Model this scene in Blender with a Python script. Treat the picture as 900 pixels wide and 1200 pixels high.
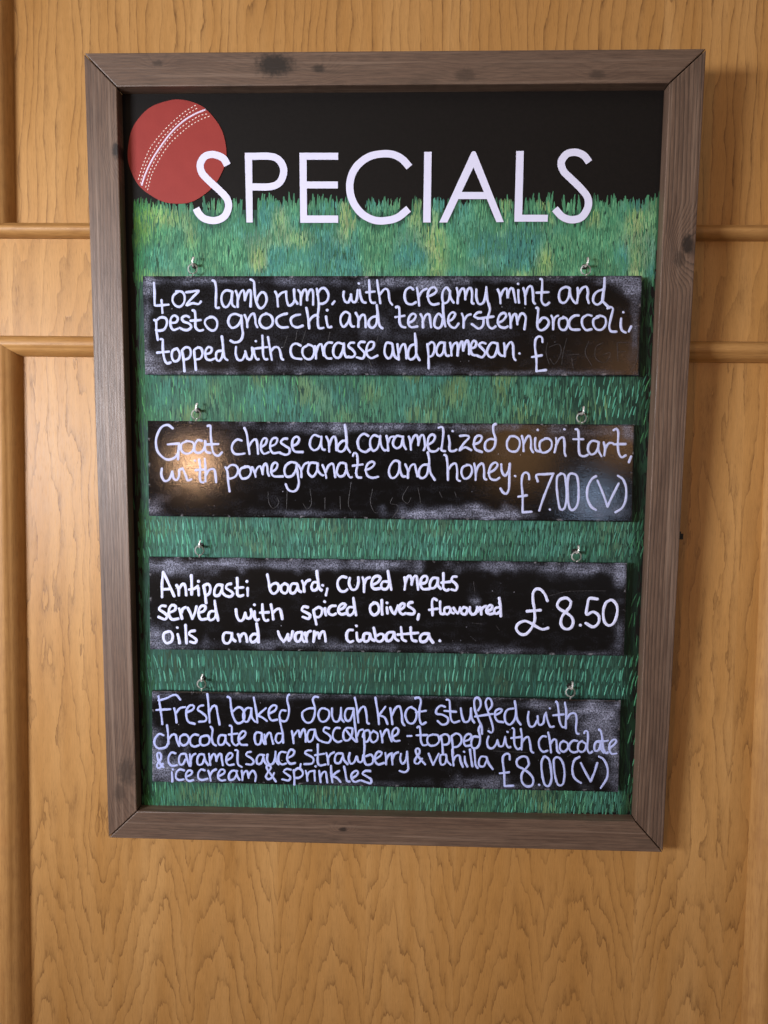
import bpy, bmesh, math, random
import numpy as np
from mathutils import Matrix, Vector, Quaternion

for o in list(bpy.data.objects): bpy.data.objects.remove(o)
S = bpy.context.scene
COL = S.collection
random.seed(7); RNG = np.random.default_rng(7)

# ---------------------------------------------------------------- camera geometry (photograph 900 x 1200, metres)
FOC = 800.0
def rot(a, b, c):
    a, b, c = map(math.radians, (a, b, c))
    cx, sx, cy, sy, cz, sz = math.cos(a), math.sin(a), math.cos(b), math.sin(b), math.cos(c), math.sin(c)
    return (np.array([[1,0,0],[0,cx,-sx],[0,sx,cx]]) @ np.array([[cy,0,sy],[0,1,0],[-sy,0,cy]])
            @ np.array([[cz,-sz,0],[sz,cz,0],[0,0,1]]))
RW = rot(2.90, 1.75, 0.80)                    # wall axes (right, down, inwards) seen by the camera
RB = rot(5.71, 1.70, 0.58)                    # the board leans forward off the wall
TB = np.array([0.0030, -0.0490, 0.8141])      # centre of the board's front face
BW, BH = 0.70, 0.9433
M = np.array([RW[:,0], -RW[:,1], RW[:,2]])    # camera vector -> world vector (X right, Z up, Y into the wall)
M = np.array([M[0], M[2], M[1]])
back = TB + RB @ np.array([0, BH/2, 0.030])   # lowest back edge of the board touches the wall
CAM = -(M @ back); CAM[0] = 0; CAM[2] = 1.50
CAM[1] += 0.0055
def board_pt(x, y, d): return CAM + M @ (TB + RB @ np.array([x, y, d]))   # x right, y down, d towards the wall
BX = M @ RB[:,0]; BZ = -(M @ RB[:,1]); BY = M @ RB[:,2]
def ray(px, py): return M @ np.array([(px-450)/FOC, (py-600)/FOC, 1.0])
def hit(px, py, p0, n):
    r = ray(px, py); return CAM + r * (np.dot(p0-CAM, n)/np.dot(r, n))
def wall_at(px, py, Y=0.0): return hit(px, py, np.array([0, Y, 0]), np.array([0, 1, 0]))

cam = bpy.data.objects.new('camera', bpy.data.cameras.new('camera')); COL.objects.link(cam)
cam.data.sensor_width = 36; cam.data.lens = FOC/1200*36; cam.data.clip_start = 0.01; cam.data.clip_end = 50
mc = Matrix.Identity(4)
for i in range(3):
    mc[i][0] = M[i][0]; mc[i][1] = -M[i][1]; mc[i][2] = -M[i][2]; mc[i][3] = CAM[i]
cam.matrix_world = mc
S.camera = cam

# ---------------------------------------------------------------- light: a window to the left, warm lamps in the room, added soft fill
W = bpy.data.worlds.new('World'); S.world = W; W.use_nodes = True
bg = W.node_tree.nodes['Background']; bg.inputs[0].default_value = (1.0, 0.86, 0.74, 1); bg.inputs[1].default_value = 0.17
S.view_settings.view_transform = 'Standard'; S.view_settings.look = 'None'
S.view_settings.exposure = -0.14; S.view_settings.gamma = 1
def aim(o, target):
    d = Vector(target) - o.location; o.rotation_euler = d.to_track_quat('-Z', 'Y').to_euler()
BC = board_pt(0, 0, 0)
def area(name, loc, target, sx, sy, power, color):
    l = bpy.data.lights.new(name, 'AREA'); l.shape = 'RECTANGLE'; l.size = sx; l.size_y = sy; l.energy = power; l.color = color
    o = bpy.data.objects.new(name, l); COL.objects.link(o); o.location = loc; aim(o, target); return o
key = area('window_light', (-1.50, -1.42, 1.57), (BC[0]-.02, 0, BC[2]+.04), 0.60, 0.28, 12.5, (0.90, 0.93, 1.0)); key.data.spread = math.radians(80)
area('overhead_fill', (-0.1, -1.5, 3.1), (BC[0], 0, BC[2]-.05), 2.2, 1.4, 5, (1.0, 0.86, 0.68))  # added broad warm fill from above, not a known fitting
area('room_fill', (2.1, -1.5, 1.3), (BC[0], 0, BC[2]), 1.2, 1.6, 1.5, (1.0, 0.78, 0.52))
def mirror_lamp(name, px, py, normal, p0, dist, power, color, radius):
    """a real lamp in the room behind the camera, where the plaque mirrors it at that spot"""
    p = hit(px, py, p0, normal); d = p - CAM; d = d/np.linalg.norm(d); n = normal/np.linalg.norm(normal)
    r = d - 2*np.dot(d, n)*n
    l = bpy.data.lights.new(name, 'POINT'); l.energy = power; l.color = color; l.shadow_soft_size = radius
    o = bpy.data.objects.new(name, l); COL.objects.link(o); o.location = p + r*dist
    return o

# ---------------------------------------------------------------- node helpers
class NT:
    def __init__(s, name):
        s.m = bpy.data.materials.new(name); s.m.use_nodes = True; s.t = s.m.node_tree; s.n = s.t.nodes; s.l = s.t.links
        s.b = s.n['Principled BSDF']
    def put(s, sock, v):
        if isinstance(v, bpy.types.NodeSocket): s.l.new(v, sock)
        elif isinstance(v, (tuple, list)): sock.default_value = tuple(v) if len(v) == len(sock.default_value) else tuple(v)+(1,)
        else: sock.default_value = v
    def op(s, o, a, b=None, c=None):
        n = s.n.new('ShaderNodeMath'); n.operation = o
        for i, v in enumerate((a, b, c)):
            if v is not None: s.put(n.inputs[i], v)
        return n.outputs[0]
    def clamp(s, a):
        n = s.n.new('ShaderNodeMath'); n.operation = 'ADD'; n.use_clamp = True; s.put(n.inputs[0], a); n.inputs[1].default_value = 0
        return n.outputs[0]
    def xyz(s, src='Object'):
        tc = s.n.new('ShaderNodeTexCoord'); sp = s.n.new('ShaderNodeSeparateXYZ'); s.l.new(tc.outputs[src], sp.inputs[0])
        return sp.outputs
    def vec(s, x, y, z):
        n = s.n.new('ShaderNodeCombineXYZ')
        for i, v in enumerate((x, y, z)): s.put(n.inputs[i], v)
        return n.outputs[0]
    def noise(s, v, scale, detail=3, rough=.55, dist=0):
        n = s.n.new('ShaderNodeTexNoise'); s.put(n.inputs['Vector'], v); n.inputs['Scale'].default_value = scale
        n.inputs['Detail'].default_value = detail; n.inputs['Roughness'].default_value = rough; n.inputs['Distortion'].default_value = dist
        return n.outputs[0]
    def mix(s, f, a, b):
        n = s.n.new('ShaderNodeMix'); n.data_type = 'RGBA'; s.put(n.inputs[0], f); s.put(n.inputs[6], a); s.put(n.inputs[7], b)
        return n.outputs[2]
    def rng(s, v, a, b, c=0., d=1., smooth=False):
        n = s.n.new('ShaderNodeMapRange'); n.clamp = True
        if smooth: n.interpolation_type = 'SMOOTHSTEP'
        s.put(n.inputs[0], v)
        for i, q in enumerate((a, b, c, d)): s.put(n.inputs[i+1], q)
        return n.outputs[0]
    def attr(s, name, out=2):
        n = s.n.new('ShaderNodeAttribute'); n.attribute_name = name; return n.outputs[out]
    def bump(s, h, strength, dist):
        n = s.n.new('ShaderNodeBump'); n.inputs['Strength'].default_value = strength; n.inputs['Distance'].default_value = dist
        s.l.new(h, n.inputs['Height']); s.l.new(n.outputs[0], s.b.inputs['Normal']); return n.outputs[0]
    def out(s, col, rough, spec=.5, metal=0.):
        s.put(s.b.inputs['Base Color'], col); s.put(s.b.inputs['Roughness'], rough)
        s.put(s.b.inputs['Specular IOR Level'], spec); s.put(s.b.inputs['Metallic'], metal); return s.m
def lin(r, g, b):
    f = lambda c: (c/255/12.92) if c/255 <= .04045 else ((c/255+.055)/1.055)**2.4
    return (f(r), f(g), f(b))

# ---------------------------------------------------------------- object helpers
def link(name, me, mat, parent=None, frame=None):
    """one mesh object; frame = 4x4 world matrix the mesh is written in"""
    o = bpy.data.objects.new(name, me); COL.objects.link(o)
    if mat is not None and not me.materials: me.materials.append(mat)
    if parent is not None:
        o.parent = parent
    elif frame is not None: o.matrix_world = frame
    return o
def tag(o, label=None, cat=None, group=None, kind=None):
    for k, v in (('label', label), ('category', cat), ('group', group), ('kind', kind)):
        if v: o[k] = v
    return o
def from_bm(bm, name, smooth=False):
    me = bpy.data.meshes.new(name); bmesh.ops.recalc_face_normals(bm, faces=bm.faces); bm.to_mesh(me); bm.free()
    if smooth:
        for p in me.polygons: p.use_smooth = True
    return me
def frame_of(origin, X, Y, Z):
    m = Matrix.Identity(4)
    for i in range(3): m[i][0] = X[i]; m[i][1] = Y[i]; m[i][2] = Z[i]; m[i][3] = origin[i]
    return m
def to_local(fr_o, X, Y, Z, p):
    q = p - fr_o; return np.array([np.dot(q, X), np.dot(q, Y), np.dot(q, Z)])
def smooth_path(pts, step):
    """Catmull-Rom through the points, resampled"""
    P = [np.array(p, float) for p in pts]
    if len(P) == 2:
        n = max(2, int(np.linalg.norm(P[1]-P[0])/step)); return [P[0]+(P[1]-P[0])*i/n for i in range(n+1)]
    Q = [2*P[0]-P[1]] + P + [2*P[-1]-P[-2]]; out = []
    for i in range(1, len(Q)-2):
        a, b, c, d = Q[i-1:i+3]; n = max(2, int(np.linalg.norm(c-b)/step))
        for k in range(n):
            t = k/n
            out.append(.5*((2*b)+(-a+c)*t+(2*a-5*b+4*c-d)*t*t+(-a+3*b-3*c+d)*t**3))
    out.append(P[-1]); return out
# ---------------------------------------------------------------- handwriting: pen paths per word, in sixths of a
# photograph pixel from each tile origin; '|' starts a new pen stroke, '.' a dot, '@' switches tile
TILE = {'A':(165,320),'B':(305,320),'C':(450,320),'D':(600,320),'E':(165,490),'F':(305,490),'G':(450,490),'H':(600,490),
        'I':(170,650),'J':(310,650),'K':(450,650),'L':(595,650),'M':(170,805),'N':(310,805),'O':(450,805),'P':(590,805)}
WORDS = {
0: [
("4", "@A 92,68 97,130 98,215 105,228 150,226 195,222 | 146,190 150,235 153,280"),
("oz", "@A 265,130 230,158 225,200 250,232 280,235 305,205 308,160 290,132 250,127 | 320,135 360,130 408,125 370,165 320,225 365,212 405,218 423,200"),
("lamb", "@A 505,52 520,60 530,110 528,200 530,243 550,243 | 645,130 600,122 572,150 568,195 585,235 610,235 635,190 645,135 | 642,130 640,190 645,225 662,238 | 668,125 680,160 682,238 | 682,190 700,140 720,120 730,150 732,190 | 732,190 750,135 768,120 775,150 772,235 | 772,45 795,60 800,120 808,190 835,245 865,235 885,190 875,145 850,135 825,165 812,205"),
("rump", "@B 105,130 118,160 125,235 | 120,170 150,140 182,130 | 182,130 185,180 200,228 230,215 240,190 | 238,115 242,180 262,215 | 268,120 285,150 285,222 | 285,180 300,130 318,115 328,140 330,190 | 330,170 345,125 362,115 372,140 372,222 | 398,110 405,150 412,230 405,300 407,370 417,388 445,385 | 402,150 425,112 455,108 480,150 470,195 440,215 412,215 | 522,200 508,218"),
("with", "@B 588,130 585,165 598,200 620,205 638,165 | 638,150 645,195 665,205 680,180 685,120 | 700,120 705,160 720,200 742,208 | .692,72 | 765,50 768,100 772,180 785,208 808,208 | 745,135 805,130 | 822,50 830,110 845,212 | 842,150 870,115 @C 18,112 32,130 40,195 58,222"),
("creamy", "@C 205,115 185,100 155,120 145,165 160,210 195,220 225,205 | 232,105 240,150 248,228 | 245,165 270,125 300,110 | 305,165 345,150 370,125 355,100 325,110 308,150 318,200 345,222 385,215 | 460,125 440,100 415,130 410,180 422,212 450,200 462,160 465,125 | 462,125 470,175 490,208 | 512,105 520,150 518,212 | 522,170 540,120 560,108 570,140 572,185 | 572,170 590,115 610,105 620,140 618,205 630,215 | 650,115 650,170 665,215 695,212 712,170 720,105 | 720,100 724,170 735,215 738,230"),
("mint", "@C 800,115 815,150 820,212 | 818,165 840,120 862,108 868,150 870,175 @D -30,172 -15,115 5,108 15,150 25,205 | 45,120 45,160 50,208 | .42,75 | 80,105 92,150 95,218 | 92,160 115,100 138,95 148,140 150,200 162,215 | 200,42 212,48 212,110 208,190 225,222 245,222 262,208 | 172,138 258,134"),
("and", "@D 405,105 375,98 340,120 330,165 345,205 375,205 400,165 408,110 | 405,110 415,165 435,200 450,212 | 462,105 465,150 458,210 | 465,150 495,105 525,98 535,140 530,170 540,210 | 640,115 600,130 575,160 572,200 600,222 635,195 645,140 650,90 652,35 | 652,45 648,110 635,185 655,215 685,245"),
("pesto", "@A 95,330 108,340 110,400 120,470 | 108,335 140,312 175,318 185,350 165,395 130,405 108,400 | 215,350 250,345 260,315 235,298 212,320 210,370 230,400 262,390 | 340,310 318,300 290,315 300,340 340,355 355,380 330,400 300,398 275,385 | 365,262 380,270 385,330 385,380 410,405 438,400 | 350,335 422,330 | 500,310 465,320 450,350 475,390 510,405 535,380 535,335 510,310 485,308"),
("gnocchi", "@A 700,300 665,287 630,300 615,345 640,385 680,370 705,330 708,300 | 708,300 712,380 718,430 700,475 660,488 632,475 | 730,295 745,330 750,380 | 748,350 770,300 795,285 805,320 808,355 820,380 | @B 45,285 10,300 -5,340 10,375 40,388 75,375 90,340 75,300 40,283 | 188,285 150,295 115,320 120,360 150,382 195,380 | 280,292 240,300 215,325 225,365 260,382 300,370 | 325,245 335,300 345,388 | 340,345 365,310 395,295 408,310 | 463,305 468,345 480,380 500,378 | .470,260"),
("and", "@B 625,285 600,272 570,300 565,345 585,378 615,350 630,300 | 630,290 632,345 645,375 660,375 | 672,280 690,320 690,378 | 690,340 710,300 732,295 740,330 742,380 | 820,305 790,310 765,335 765,370 790,385 815,360 825,300 820,225 | 822,240 828,300 840,370 860,388"),
("tenderstem", "@C 85,240 105,240 110,290 110,345 125,375 150,382 | 80,310 145,300 | 170,350 205,335 225,300 205,285 180,305 170,350 190,380 235,375 | 258,290 272,320 275,382 | 272,345 295,295 318,290 325,330 332,380 | 410,310 385,285 360,320 355,370 380,388 405,370 415,310 415,215 | 415,225 420,300 425,345 432,375 | 450,340 480,325 502,290 485,275 460,295 452,340 470,375 500,385 525,355 | 548,285 560,320 560,385 | 560,340 585,300 610,290 | 682,275 658,278 635,305 670,318 700,325 695,370 665,390 618,358 | 738,215 745,260 728,320 735,370 760,390 785,375 | 660,320 770,306 | 800,350 835,335 860,300 845,280 815,295 800,340 815,375 850,385 870,375 | 882,285 890,320 892,385 | @D -8,345 10,295 28,290 35,320 38,360 | 38,345 60,290 80,285 97,310 94,350 88,395"),
("broccoli", "@D 172,245 185,250 182,300 180,380 205,402 240,385 260,350 245,320 215,315 190,345 | 278,300 290,330 290,395 | 290,350 305,310 325,300 | 365,315 335,325 330,365 345,395 375,398 392,365 388,325 360,308 | 470,298 440,300 410,325 402,365 420,395 475,398 | 560,300 530,295 495,320 495,365 520,400 560,395 | 610,310 575,325 575,370 600,398 635,395 660,360 655,315 620,300 595,308 | 672,248 690,238 710,250 700,300 685,370 695,408 735,412 | 768,320 765,370 775,405 800,418 | .782,275 | 838,375 822,410"),
("topped", "@A 140,465 155,470 155,530 165,600 185,635 210,628 | 115,560 198,552 | 255,530 225,545 218,585 235,620 265,610 275,570 258,532 | 290,545 300,600 308,690 | 292,542 315,522 345,530 352,570 335,600 308,608 | 375,550 380,600 388,680 | 375,542 400,524 425,530 435,565 420,600 385,608 | 455,570 490,560 500,530 475,520 455,550 460,600 490,612 520,600 | 570,545 535,555 530,600 550,618 572,590 580,530 570,445 | 572,460 580,540 590,595 610,612"),
("with", "@A 670,520 668,570 685,610 715,608 735,565 | 735,550 750,600 775,605 785,570 782,525 | 795,530 800,570 815,605 830,605 | .808,478 | @B 15,440 18,500 20,570 32,605 50,605 | -30,530 50,520 | 55,450 65,510 82,610 | 78,545 100,522 125,522 140,550 150,600 162,608"),
("concasse", "@B 285,510 250,495 220,515 215,560 235,595 290,605 | 330,510 300,530 300,575 325,603 360,600 380,560 370,515 335,502 | 385,515 392,550 392,600 | 392,560 410,510 430,500 440,540 448,580 | 505,490 475,490 452,520 450,565 470,598 500,600 | 585,500 545,490 518,520 515,570 535,595 560,590 580,545 588,495 | 588,500 592,560 605,590 625,588 | 660,490 635,490 620,515 650,540 668,570 650,590 618,590 | 735,485 705,485 690,510 710,535 735,565 720,600 680,592 | 748,550 790,530 800,490 770,485 750,520 750,570 780,598 825,580"),
("and", "@C 55,495 20,490 5,530 8,575 30,600 52,585 62,540 60,500 | 62,510 70,570 85,595 105,608 | 95,500 100,550 105,605 | 105,560 125,510 145,500 155,540 158,600 | 225,500 190,510 172,550 175,600 200,605 225,575 228,510 218,425 | 219,440 224,520 230,575 250,612"),
("parmesan", "@C 305,500 312,560 315,670 | 310,505 335,485 355,500 355,545 340,580 318,588 | 430,490 395,490 375,520 370,560 390,582 415,560 425,500 | 428,495 430,550 440,580 458,580 | 465,490 472,530 475,580 | 475,540 490,500 512,488 | 515,490 520,530 518,580 | 520,545 538,492 550,480 556,510 558,545 | 558,540 575,485 590,475 598,510 600,570 | 608,530 640,520 650,490 632,475 615,500 610,545 625,575 650,578 | 715,495 690,488 668,505 690,530 712,560 690,592 655,580 | 795,495 760,490 735,520 725,560 745,590 775,585 795,540 800,495 | 800,500 805,555 825,580 845,580 | 845,495 850,530 850,585 | 852,545 875,500 @D -5,485 8,510 12,590 25,612 | .52,565"),
("pound sign", "@D 215,485 212,455 190,445 168,465 162,520 172,600 172,688 | 172,690 240,682 | 142,590 210,578"),
],
1: [
("Goat", "@E 225,72 190,48 145,65 112,130 108,190 125,245 180,290 235,280 262,240 270,185 | 190,185 270,178 | 265,230 262,290 | 320,165 288,180 285,225 315,250 355,240 375,205 365,170 318,160 | 430,160 400,155 380,190 378,230 400,245 430,235 452,195 455,165 | 452,160 452,210 462,238 490,245 | 470,55 490,55 492,120 500,200 515,250 545,265 572,240 | 465,185 545,182"),
("cheese", "@E 710,158 680,150 650,175 640,215 660,250 700,253 730,248 | 728,68 745,110 755,180 765,252 | 760,200 785,160 810,150 820,190 825,250 | @F 5,205 35,185 48,150 30,140 10,165 5,215 25,250 60,240 | 70,200 110,180 120,145 95,140 75,165 70,210 90,245 140,240 | 190,145 165,145 145,170 175,195 205,215 205,245 180,258 140,245 | 228,195 260,180 275,145 255,130 230,150 225,200 245,235 300,238"),
("and", "@F 415,130 380,118 355,150 350,195 375,225 405,215 425,180 430,130 | 430,130 430,190 440,220 455,222 | 465,130 482,170 485,235 | 484,195 505,140 525,130 535,170 535,225 | 605,160 580,160 550,190 545,225 575,235 600,210 610,160 600,80 595,48 | 598,70 603,130 610,200 632,240"),
("caramelized", "@F 760,125 730,110 700,130 685,170 700,220 740,238 775,215 | 830,130 800,120 775,150 775,200 795,230 825,210 840,160 845,125 | 842,130 850,190 870,225 885,225 | @G 18,125 25,160 30,228 | 28,175 45,135 72,130 | 125,130 90,125 68,155 65,190 90,212 120,195 132,150 135,130 | 132,130 138,185 155,218 | 175,130 185,160 190,222 | 190,180 210,130 230,120 240,150 242,190 | 242,180 255,130 275,118 285,150 290,200 280,225 | 305,190 345,165 360,130 340,115 315,135 308,190 325,230 365,232 385,215 | 385,68 410,62 418,100 410,180 405,225 430,232 | 455,125 462,170 462,225 490,232 510,222 | .482,90 | 535,125 580,122 600,135 560,180 530,228 570,205 615,225 | 630,185 670,170 690,135 670,122 645,135 632,180 645,220 690,238 | 780,150 745,147 715,170 712,215 740,232 775,205 785,150 770,95 770,52 788,42"),
("onion", "@H -15,130 -35,170 -30,215 0,235 35,230 55,190 50,150 20,128 -10,128 | 70,125 80,170 82,232 | 82,185 105,135 125,125 135,165 135,215 150,240 | 165,140 162,185 170,225 200,235 | .180,82 | 235,145 200,165 195,205 210,240 245,238 275,210 280,170 260,145 230,143 | 310,140 312,185 300,240 | 310,190 335,145 362,135 370,180 370,240 378,265 | .368,78"),
("tart", "@H 448,78 465,85 470,150 470,220 480,260 510,268 532,258 | 432,148 502,148 | 602,165 565,160 540,185 535,225 555,255 585,245 605,210 612,170 | 608,170 608,225 630,268 | 645,170 655,210 650,262 | 655,215 680,178 710,175 | 715,85 735,75 748,100 745,180 750,240 770,275 800,262 | 715,184 800,182 | 838,270 822,310"),
("with", "@E 148,355 145,400 165,440 195,435 215,400 222,375 | 222,380 232,425 255,435 270,400 270,365 295,355 | 298,360 315,400 330,438 355,430 | .380,298 | 410,290 418,350 415,400 420,445 440,452 | 385,365 455,360 | 450,285 455,350 455,445 | 458,400 480,365 515,360 525,400 530,450"),
("pomegranate", "@E 595,345 610,380 615,450 625,515 | 605,355 635,330 670,335 685,370 665,410 630,425 612,420 | 735,345 705,355 695,390 715,425 755,415 775,380 765,345 730,341 | 783,345 800,380 808,412 | 804,385 820,350 840,338 852,365 858,395 | @F 18,385 22,340 38,318 50,345 52,380 62,405 | 75,380 110,360 122,325 105,312 85,330 78,375 95,408 160,410 | 250,315 215,310 180,335 170,375 185,410 225,405 250,365 258,320 | 255,320 265,400 272,460 255,505 225,515 195,500 180,465 | 270,330 288,370 290,415 | 288,370 310,325 340,312 | 392,315 355,315 340,345 338,385 365,412 390,390 405,345 405,318 | 402,320 405,365 430,398 445,402 | 438,330 455,370 465,420 | 462,380 480,335 510,320 520,360 528,415 | 602,320 565,315 545,345 540,385 560,410 590,400 605,360 605,325 | 602,325 610,375 630,415 645,415 | 652,265 660,245 680,255 685,320 675,380 685,415 710,418 | 650,335 720,325 | 740,365 780,350 805,320 785,305 755,325 742,365 755,405 790,420 830,412"),
("and", "@G 105,305 75,300 45,335 35,380 50,418 80,415 105,375 112,312 | 108,310 115,370 130,408 150,410 | 150,325 168,370 168,420 | 168,385 190,335 215,325 225,360 235,410 | 310,328 275,330 250,360 245,405 270,422 300,400 315,340 318,290 308,240 | 318,340 330,390 358,435"),
("honey", "@G 425,258 440,270 448,350 450,435 | 450,370 475,330 505,320 515,370 515,430 535,442 | 590,330 555,345 545,385 565,425 600,415 620,375 610,335 580,329 | 635,320 645,370 645,435 | 645,390 665,335 695,320 705,365 705,420 720,432 | 735,385 775,365 800,330 785,312 755,330 738,380 750,425 785,435 812,420 | 825,325 830,375 850,405 872,380 885,325 | 885,320 882,420 878,500 860,532 835,520 820,495 | @H .22,407"),
("price 7.00", "@H 122,430 118,395 98,382 75,400 68,460 75,540 75,660 | 75,662 138,658 | 45,552 105,543 | 182,445 172,400 230,395 292,390 | 290,392 245,500 215,580 192,650 | .265,642 | 350,390 320,410 315,480 325,580 340,640 368,635 385,560 380,460 370,400 342,388 | 425,388 400,400 392,480 395,580 410,640 440,640 465,590 468,480 455,405 420,388"),
("V in brackets", "@H 592,408 560,430 532,490 530,560 555,620 590,645 | 602,440 640,530 672,622 | 672,622 700,560 750,460 | 745,405 780,430 802,490 800,570 775,630 728,662"),
],
2: [
("Antipasti", "@I 120,298 120,200 128,122 | 128,122 160,190 205,292 | 125,245 180,240 | 222,215 235,240 238,285 | 238,245 258,212 275,207 285,235 290,285 | 325,145 328,200 328,280 | 310,245 345,240 372,220 | 375,235 378,285 | .375,187 | 412,220 420,260 430,340 | 415,217 445,207 460,235 450,275 425,288 | 545,215 510,213 490,245 490,285 520,285 540,245 542,215 | 542,220 545,265 562,285 | 605,205 580,210 570,235 600,255 620,275 600,295 570,290 | 648,165 650,220 650,280 670,292 690,285 | 635,235 690,230 | 722,235 722,288 | .715,187"),
("board", "@J 20,140 30,190 40,250 65,275 95,250 98,215 80,200 50,212 38,235 | 140,205 118,220 118,255 145,272 165,250 165,215 140,203 | 228,205 195,205 180,235 185,268 210,268 230,235 232,208 | 232,210 240,250 258,262 | 265,185 275,215 280,260 | 278,220 295,188 320,178 | 375,195 345,195 330,225 340,250 365,245 378,210 368,115 | 368,130 378,190 385,235 402,250 | 442,240 432,285 | .408,215"),
("cured", "@J 575,160 545,155 518,180 515,220 535,255 565,258 582,245 | 600,165 595,205 615,245 645,240 660,200 660,160 | 690,160 700,200 700,262 | 700,210 715,172 740,160 | 755,215 795,195 815,165 795,150 765,165 752,210 770,240 810,238 | 870,190 835,190 820,215 830,240 860,240 876,205 875,160 868,115 | 870,130 880,190 892,245"),
("meats", "@K 145,160 150,200 145,245 | 150,205 165,158 185,150 195,180 195,210 | 195,200 210,158 228,150 235,190 240,245 | 255,205 295,195 305,160 285,150 262,170 258,215 275,242 320,240 | 380,165 345,165 325,195 325,232 350,235 375,205 380,170 | 378,170 380,215 400,240 | 418,130 418,190 418,235 440,252 455,245 | 405,197 465,190 | 510,155 485,155 475,180 500,200 515,225 505,250 475,245"),
("served", "@I 145,362 115,360 100,385 130,405 155,430 140,455 95,438 | 165,410 210,390 215,362 190,355 170,380 170,425 190,455 235,450 | 240,380 250,410 260,450 | 255,410 265,382 285,370 | 300,375 318,410 332,450 | 332,450 350,410 362,365 | 375,410 415,395 425,365 400,360 380,385 378,425 395,455 440,450 | 492,398 460,400 445,430 455,460 485,450 500,415 490,325 | 492,345 502,400 514,462"),
("with", "@I 640,385 645,430 665,465 690,455 705,410 | 705,410 715,445 740,445 750,420 745,385 | 770,400 770,440 785,462 800,455 | .768,352 | 825,350 828,410 835,450 850,465 866,460 | 810,408 870,405 | @J 45,350 55,400 62,455 | 60,410 80,388 105,380 118,410 125,452"),
("spiced", "@J 305,370 275,365 262,390 290,405 320,425 310,450 270,438 | 345,390 352,430 365,490 | 350,387 380,370 405,385 400,420 380,440 355,435 | 425,378 428,400 432,425 | .422,330 | 500,360 470,362 450,385 455,415 480,425 502,415 | 520,390 555,375 570,352 550,345 525,365 520,400 540,420 575,412 | 628,370 595,370 580,395 590,425 615,420 633,385 625,305 | 628,330 635,370 644,425"),
("olives", "@J 770,340 745,360 745,400 770,425 800,405 805,370 790,342 765,340 | 825,320 825,370 828,420 | @K 20,372 25,412 | .20,338 | 45,370 60,405 75,418 | 75,418 88,390 98,358 | 110,390 140,370 145,347 125,345 108,370 110,400 130,420 152,412 | 200,335 178,340 170,360 200,380 215,397 205,417 165,415 | 245,420 238,455"),
("flavoured", "@K 372,320 350,308 338,330 340,380 342,425 | 318,388 378,380 | 395,330 395,380 400,415 425,415 | 460,370 430,375 425,405 445,420 465,400 468,378 | 468,378 475,405 490,412 | 490,375 505,400 520,412 | 520,412 530,395 535,372 | 565,370 545,385 545,410 570,420 585,400 585,378 560,369 | 605,370 605,400 620,420 645,412 655,380 | 655,368 660,400 | 675,370 682,395 685,420 | 685,390 695,372 718,362 | 725,395 755,385 762,362 745,355 725,375 722,405 745,418 775,412 | 818,370 785,375 775,400 790,415 815,400 820,370 810,305 | 814,330 820,380 822,432"),
("oils", "@I 170,540 135,552 130,590 150,622 185,610 195,570 180,542 162,539 | 230,560 238,590 243,622 | .226,512 | 285,495 288,560 292,622 | 350,535 320,540 310,560 340,580 362,600 350,620 318,612"),
("and", "@I 598,550 560,550 548,585 560,620 590,620 608,585 612,552 | 610,555 615,590 635,608 | 655,560 665,590 668,610 | 668,582 685,557 705,557 715,590 718,612 | 795,560 760,560 740,585 750,615 780,605 795,570 785,485 | 789,510 798,560 798,615"),
("warm", "@J 95,540 110,580 135,612 | 135,612 155,585 165,560 | 165,560 172,605 | 174,605 190,580 198,540 | 262,545 225,552 215,585 230,612 252,600 266,560 | 265,550 265,590 280,612 | 285,550 292,580 298,612 | 292,582 305,547 325,537 | 350,540 350,570 345,612 | 350,582 368,547 380,555 385,588 | 385,580 400,547 418,540 426,570 430,610"),
("ciabatta", "@J 620,530 595,530 578,555 580,595 600,615 622,608 | 648,550 652,590 665,610 680,600 | .645,500 | 740,555 705,555 695,585 705,610 730,605 742,572 | 742,560 750,590 772,605 | 768,515 778,560 785,600 810,612 835,595 838,565 815,557 792,570 | @K 68,545 35,547 15,570 20,605 45,603 62,580 72,547 | 72,550 80,590 102,605 | 120,510 125,560 130,595 155,608 | 97,562 240,550 | 188,512 190,560 200,600 230,608 | 310,556 275,557 255,580 260,610 290,610 308,590 318,557 | 315,560 325,590 345,618 | .392,605"),
("price 8.50", "@L 280,325 262,280 235,248 205,240 180,265 178,320 188,390 190,460 165,520 125,560 85,555 60,520 75,485 120,467 160,480 200,505 245,525 285,515 | 135,398 232,390 | 445,330 415,305 370,315 348,355 370,385 410,407 450,440 460,480 440,518 400,520 375,490 380,440 410,400 438,365 445,330 | .510,495 | 632,312 575,308 562,350 555,420 600,402 640,430 638,480 600,508 550,482 | 725,318 690,340 672,400 680,470 710,498 745,480 768,420 768,360 740,322 720,319"),
],
3: [
("Fresh", "@M 95,65 105,130 115,200 122,262 | 95,95 150,80 195,58 225,60 248,90 | 80,162 178,157 | 205,150 215,190 222,250 | 218,185 245,150 282,142 | 295,178 335,160 345,135 320,128 295,155 290,200 305,245 350,260 | 410,130 385,135 370,160 400,180 430,210 425,240 380,245 | 438,50 445,110 450,180 455,250 | 452,180 475,137 500,137 510,190 525,265"),
("baked", "@M 580,70 598,80 605,140 620,210 650,255 690,240 700,195 680,150 650,145 615,175 | 750,150 715,150 690,190 695,235 720,245 742,200 748,155 | 748,155 750,210 775,245 | 765,75 775,130 785,190 790,250 | 850,150 820,175 790,203 | 790,200 825,215 858,240 | @N 35,187 75,165 85,135 60,130 35,155 30,200 50,235 90,230 | 150,167 120,165 105,200 115,235 150,240 168,205 172,150 160,95 165,62 175,55"),
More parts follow.
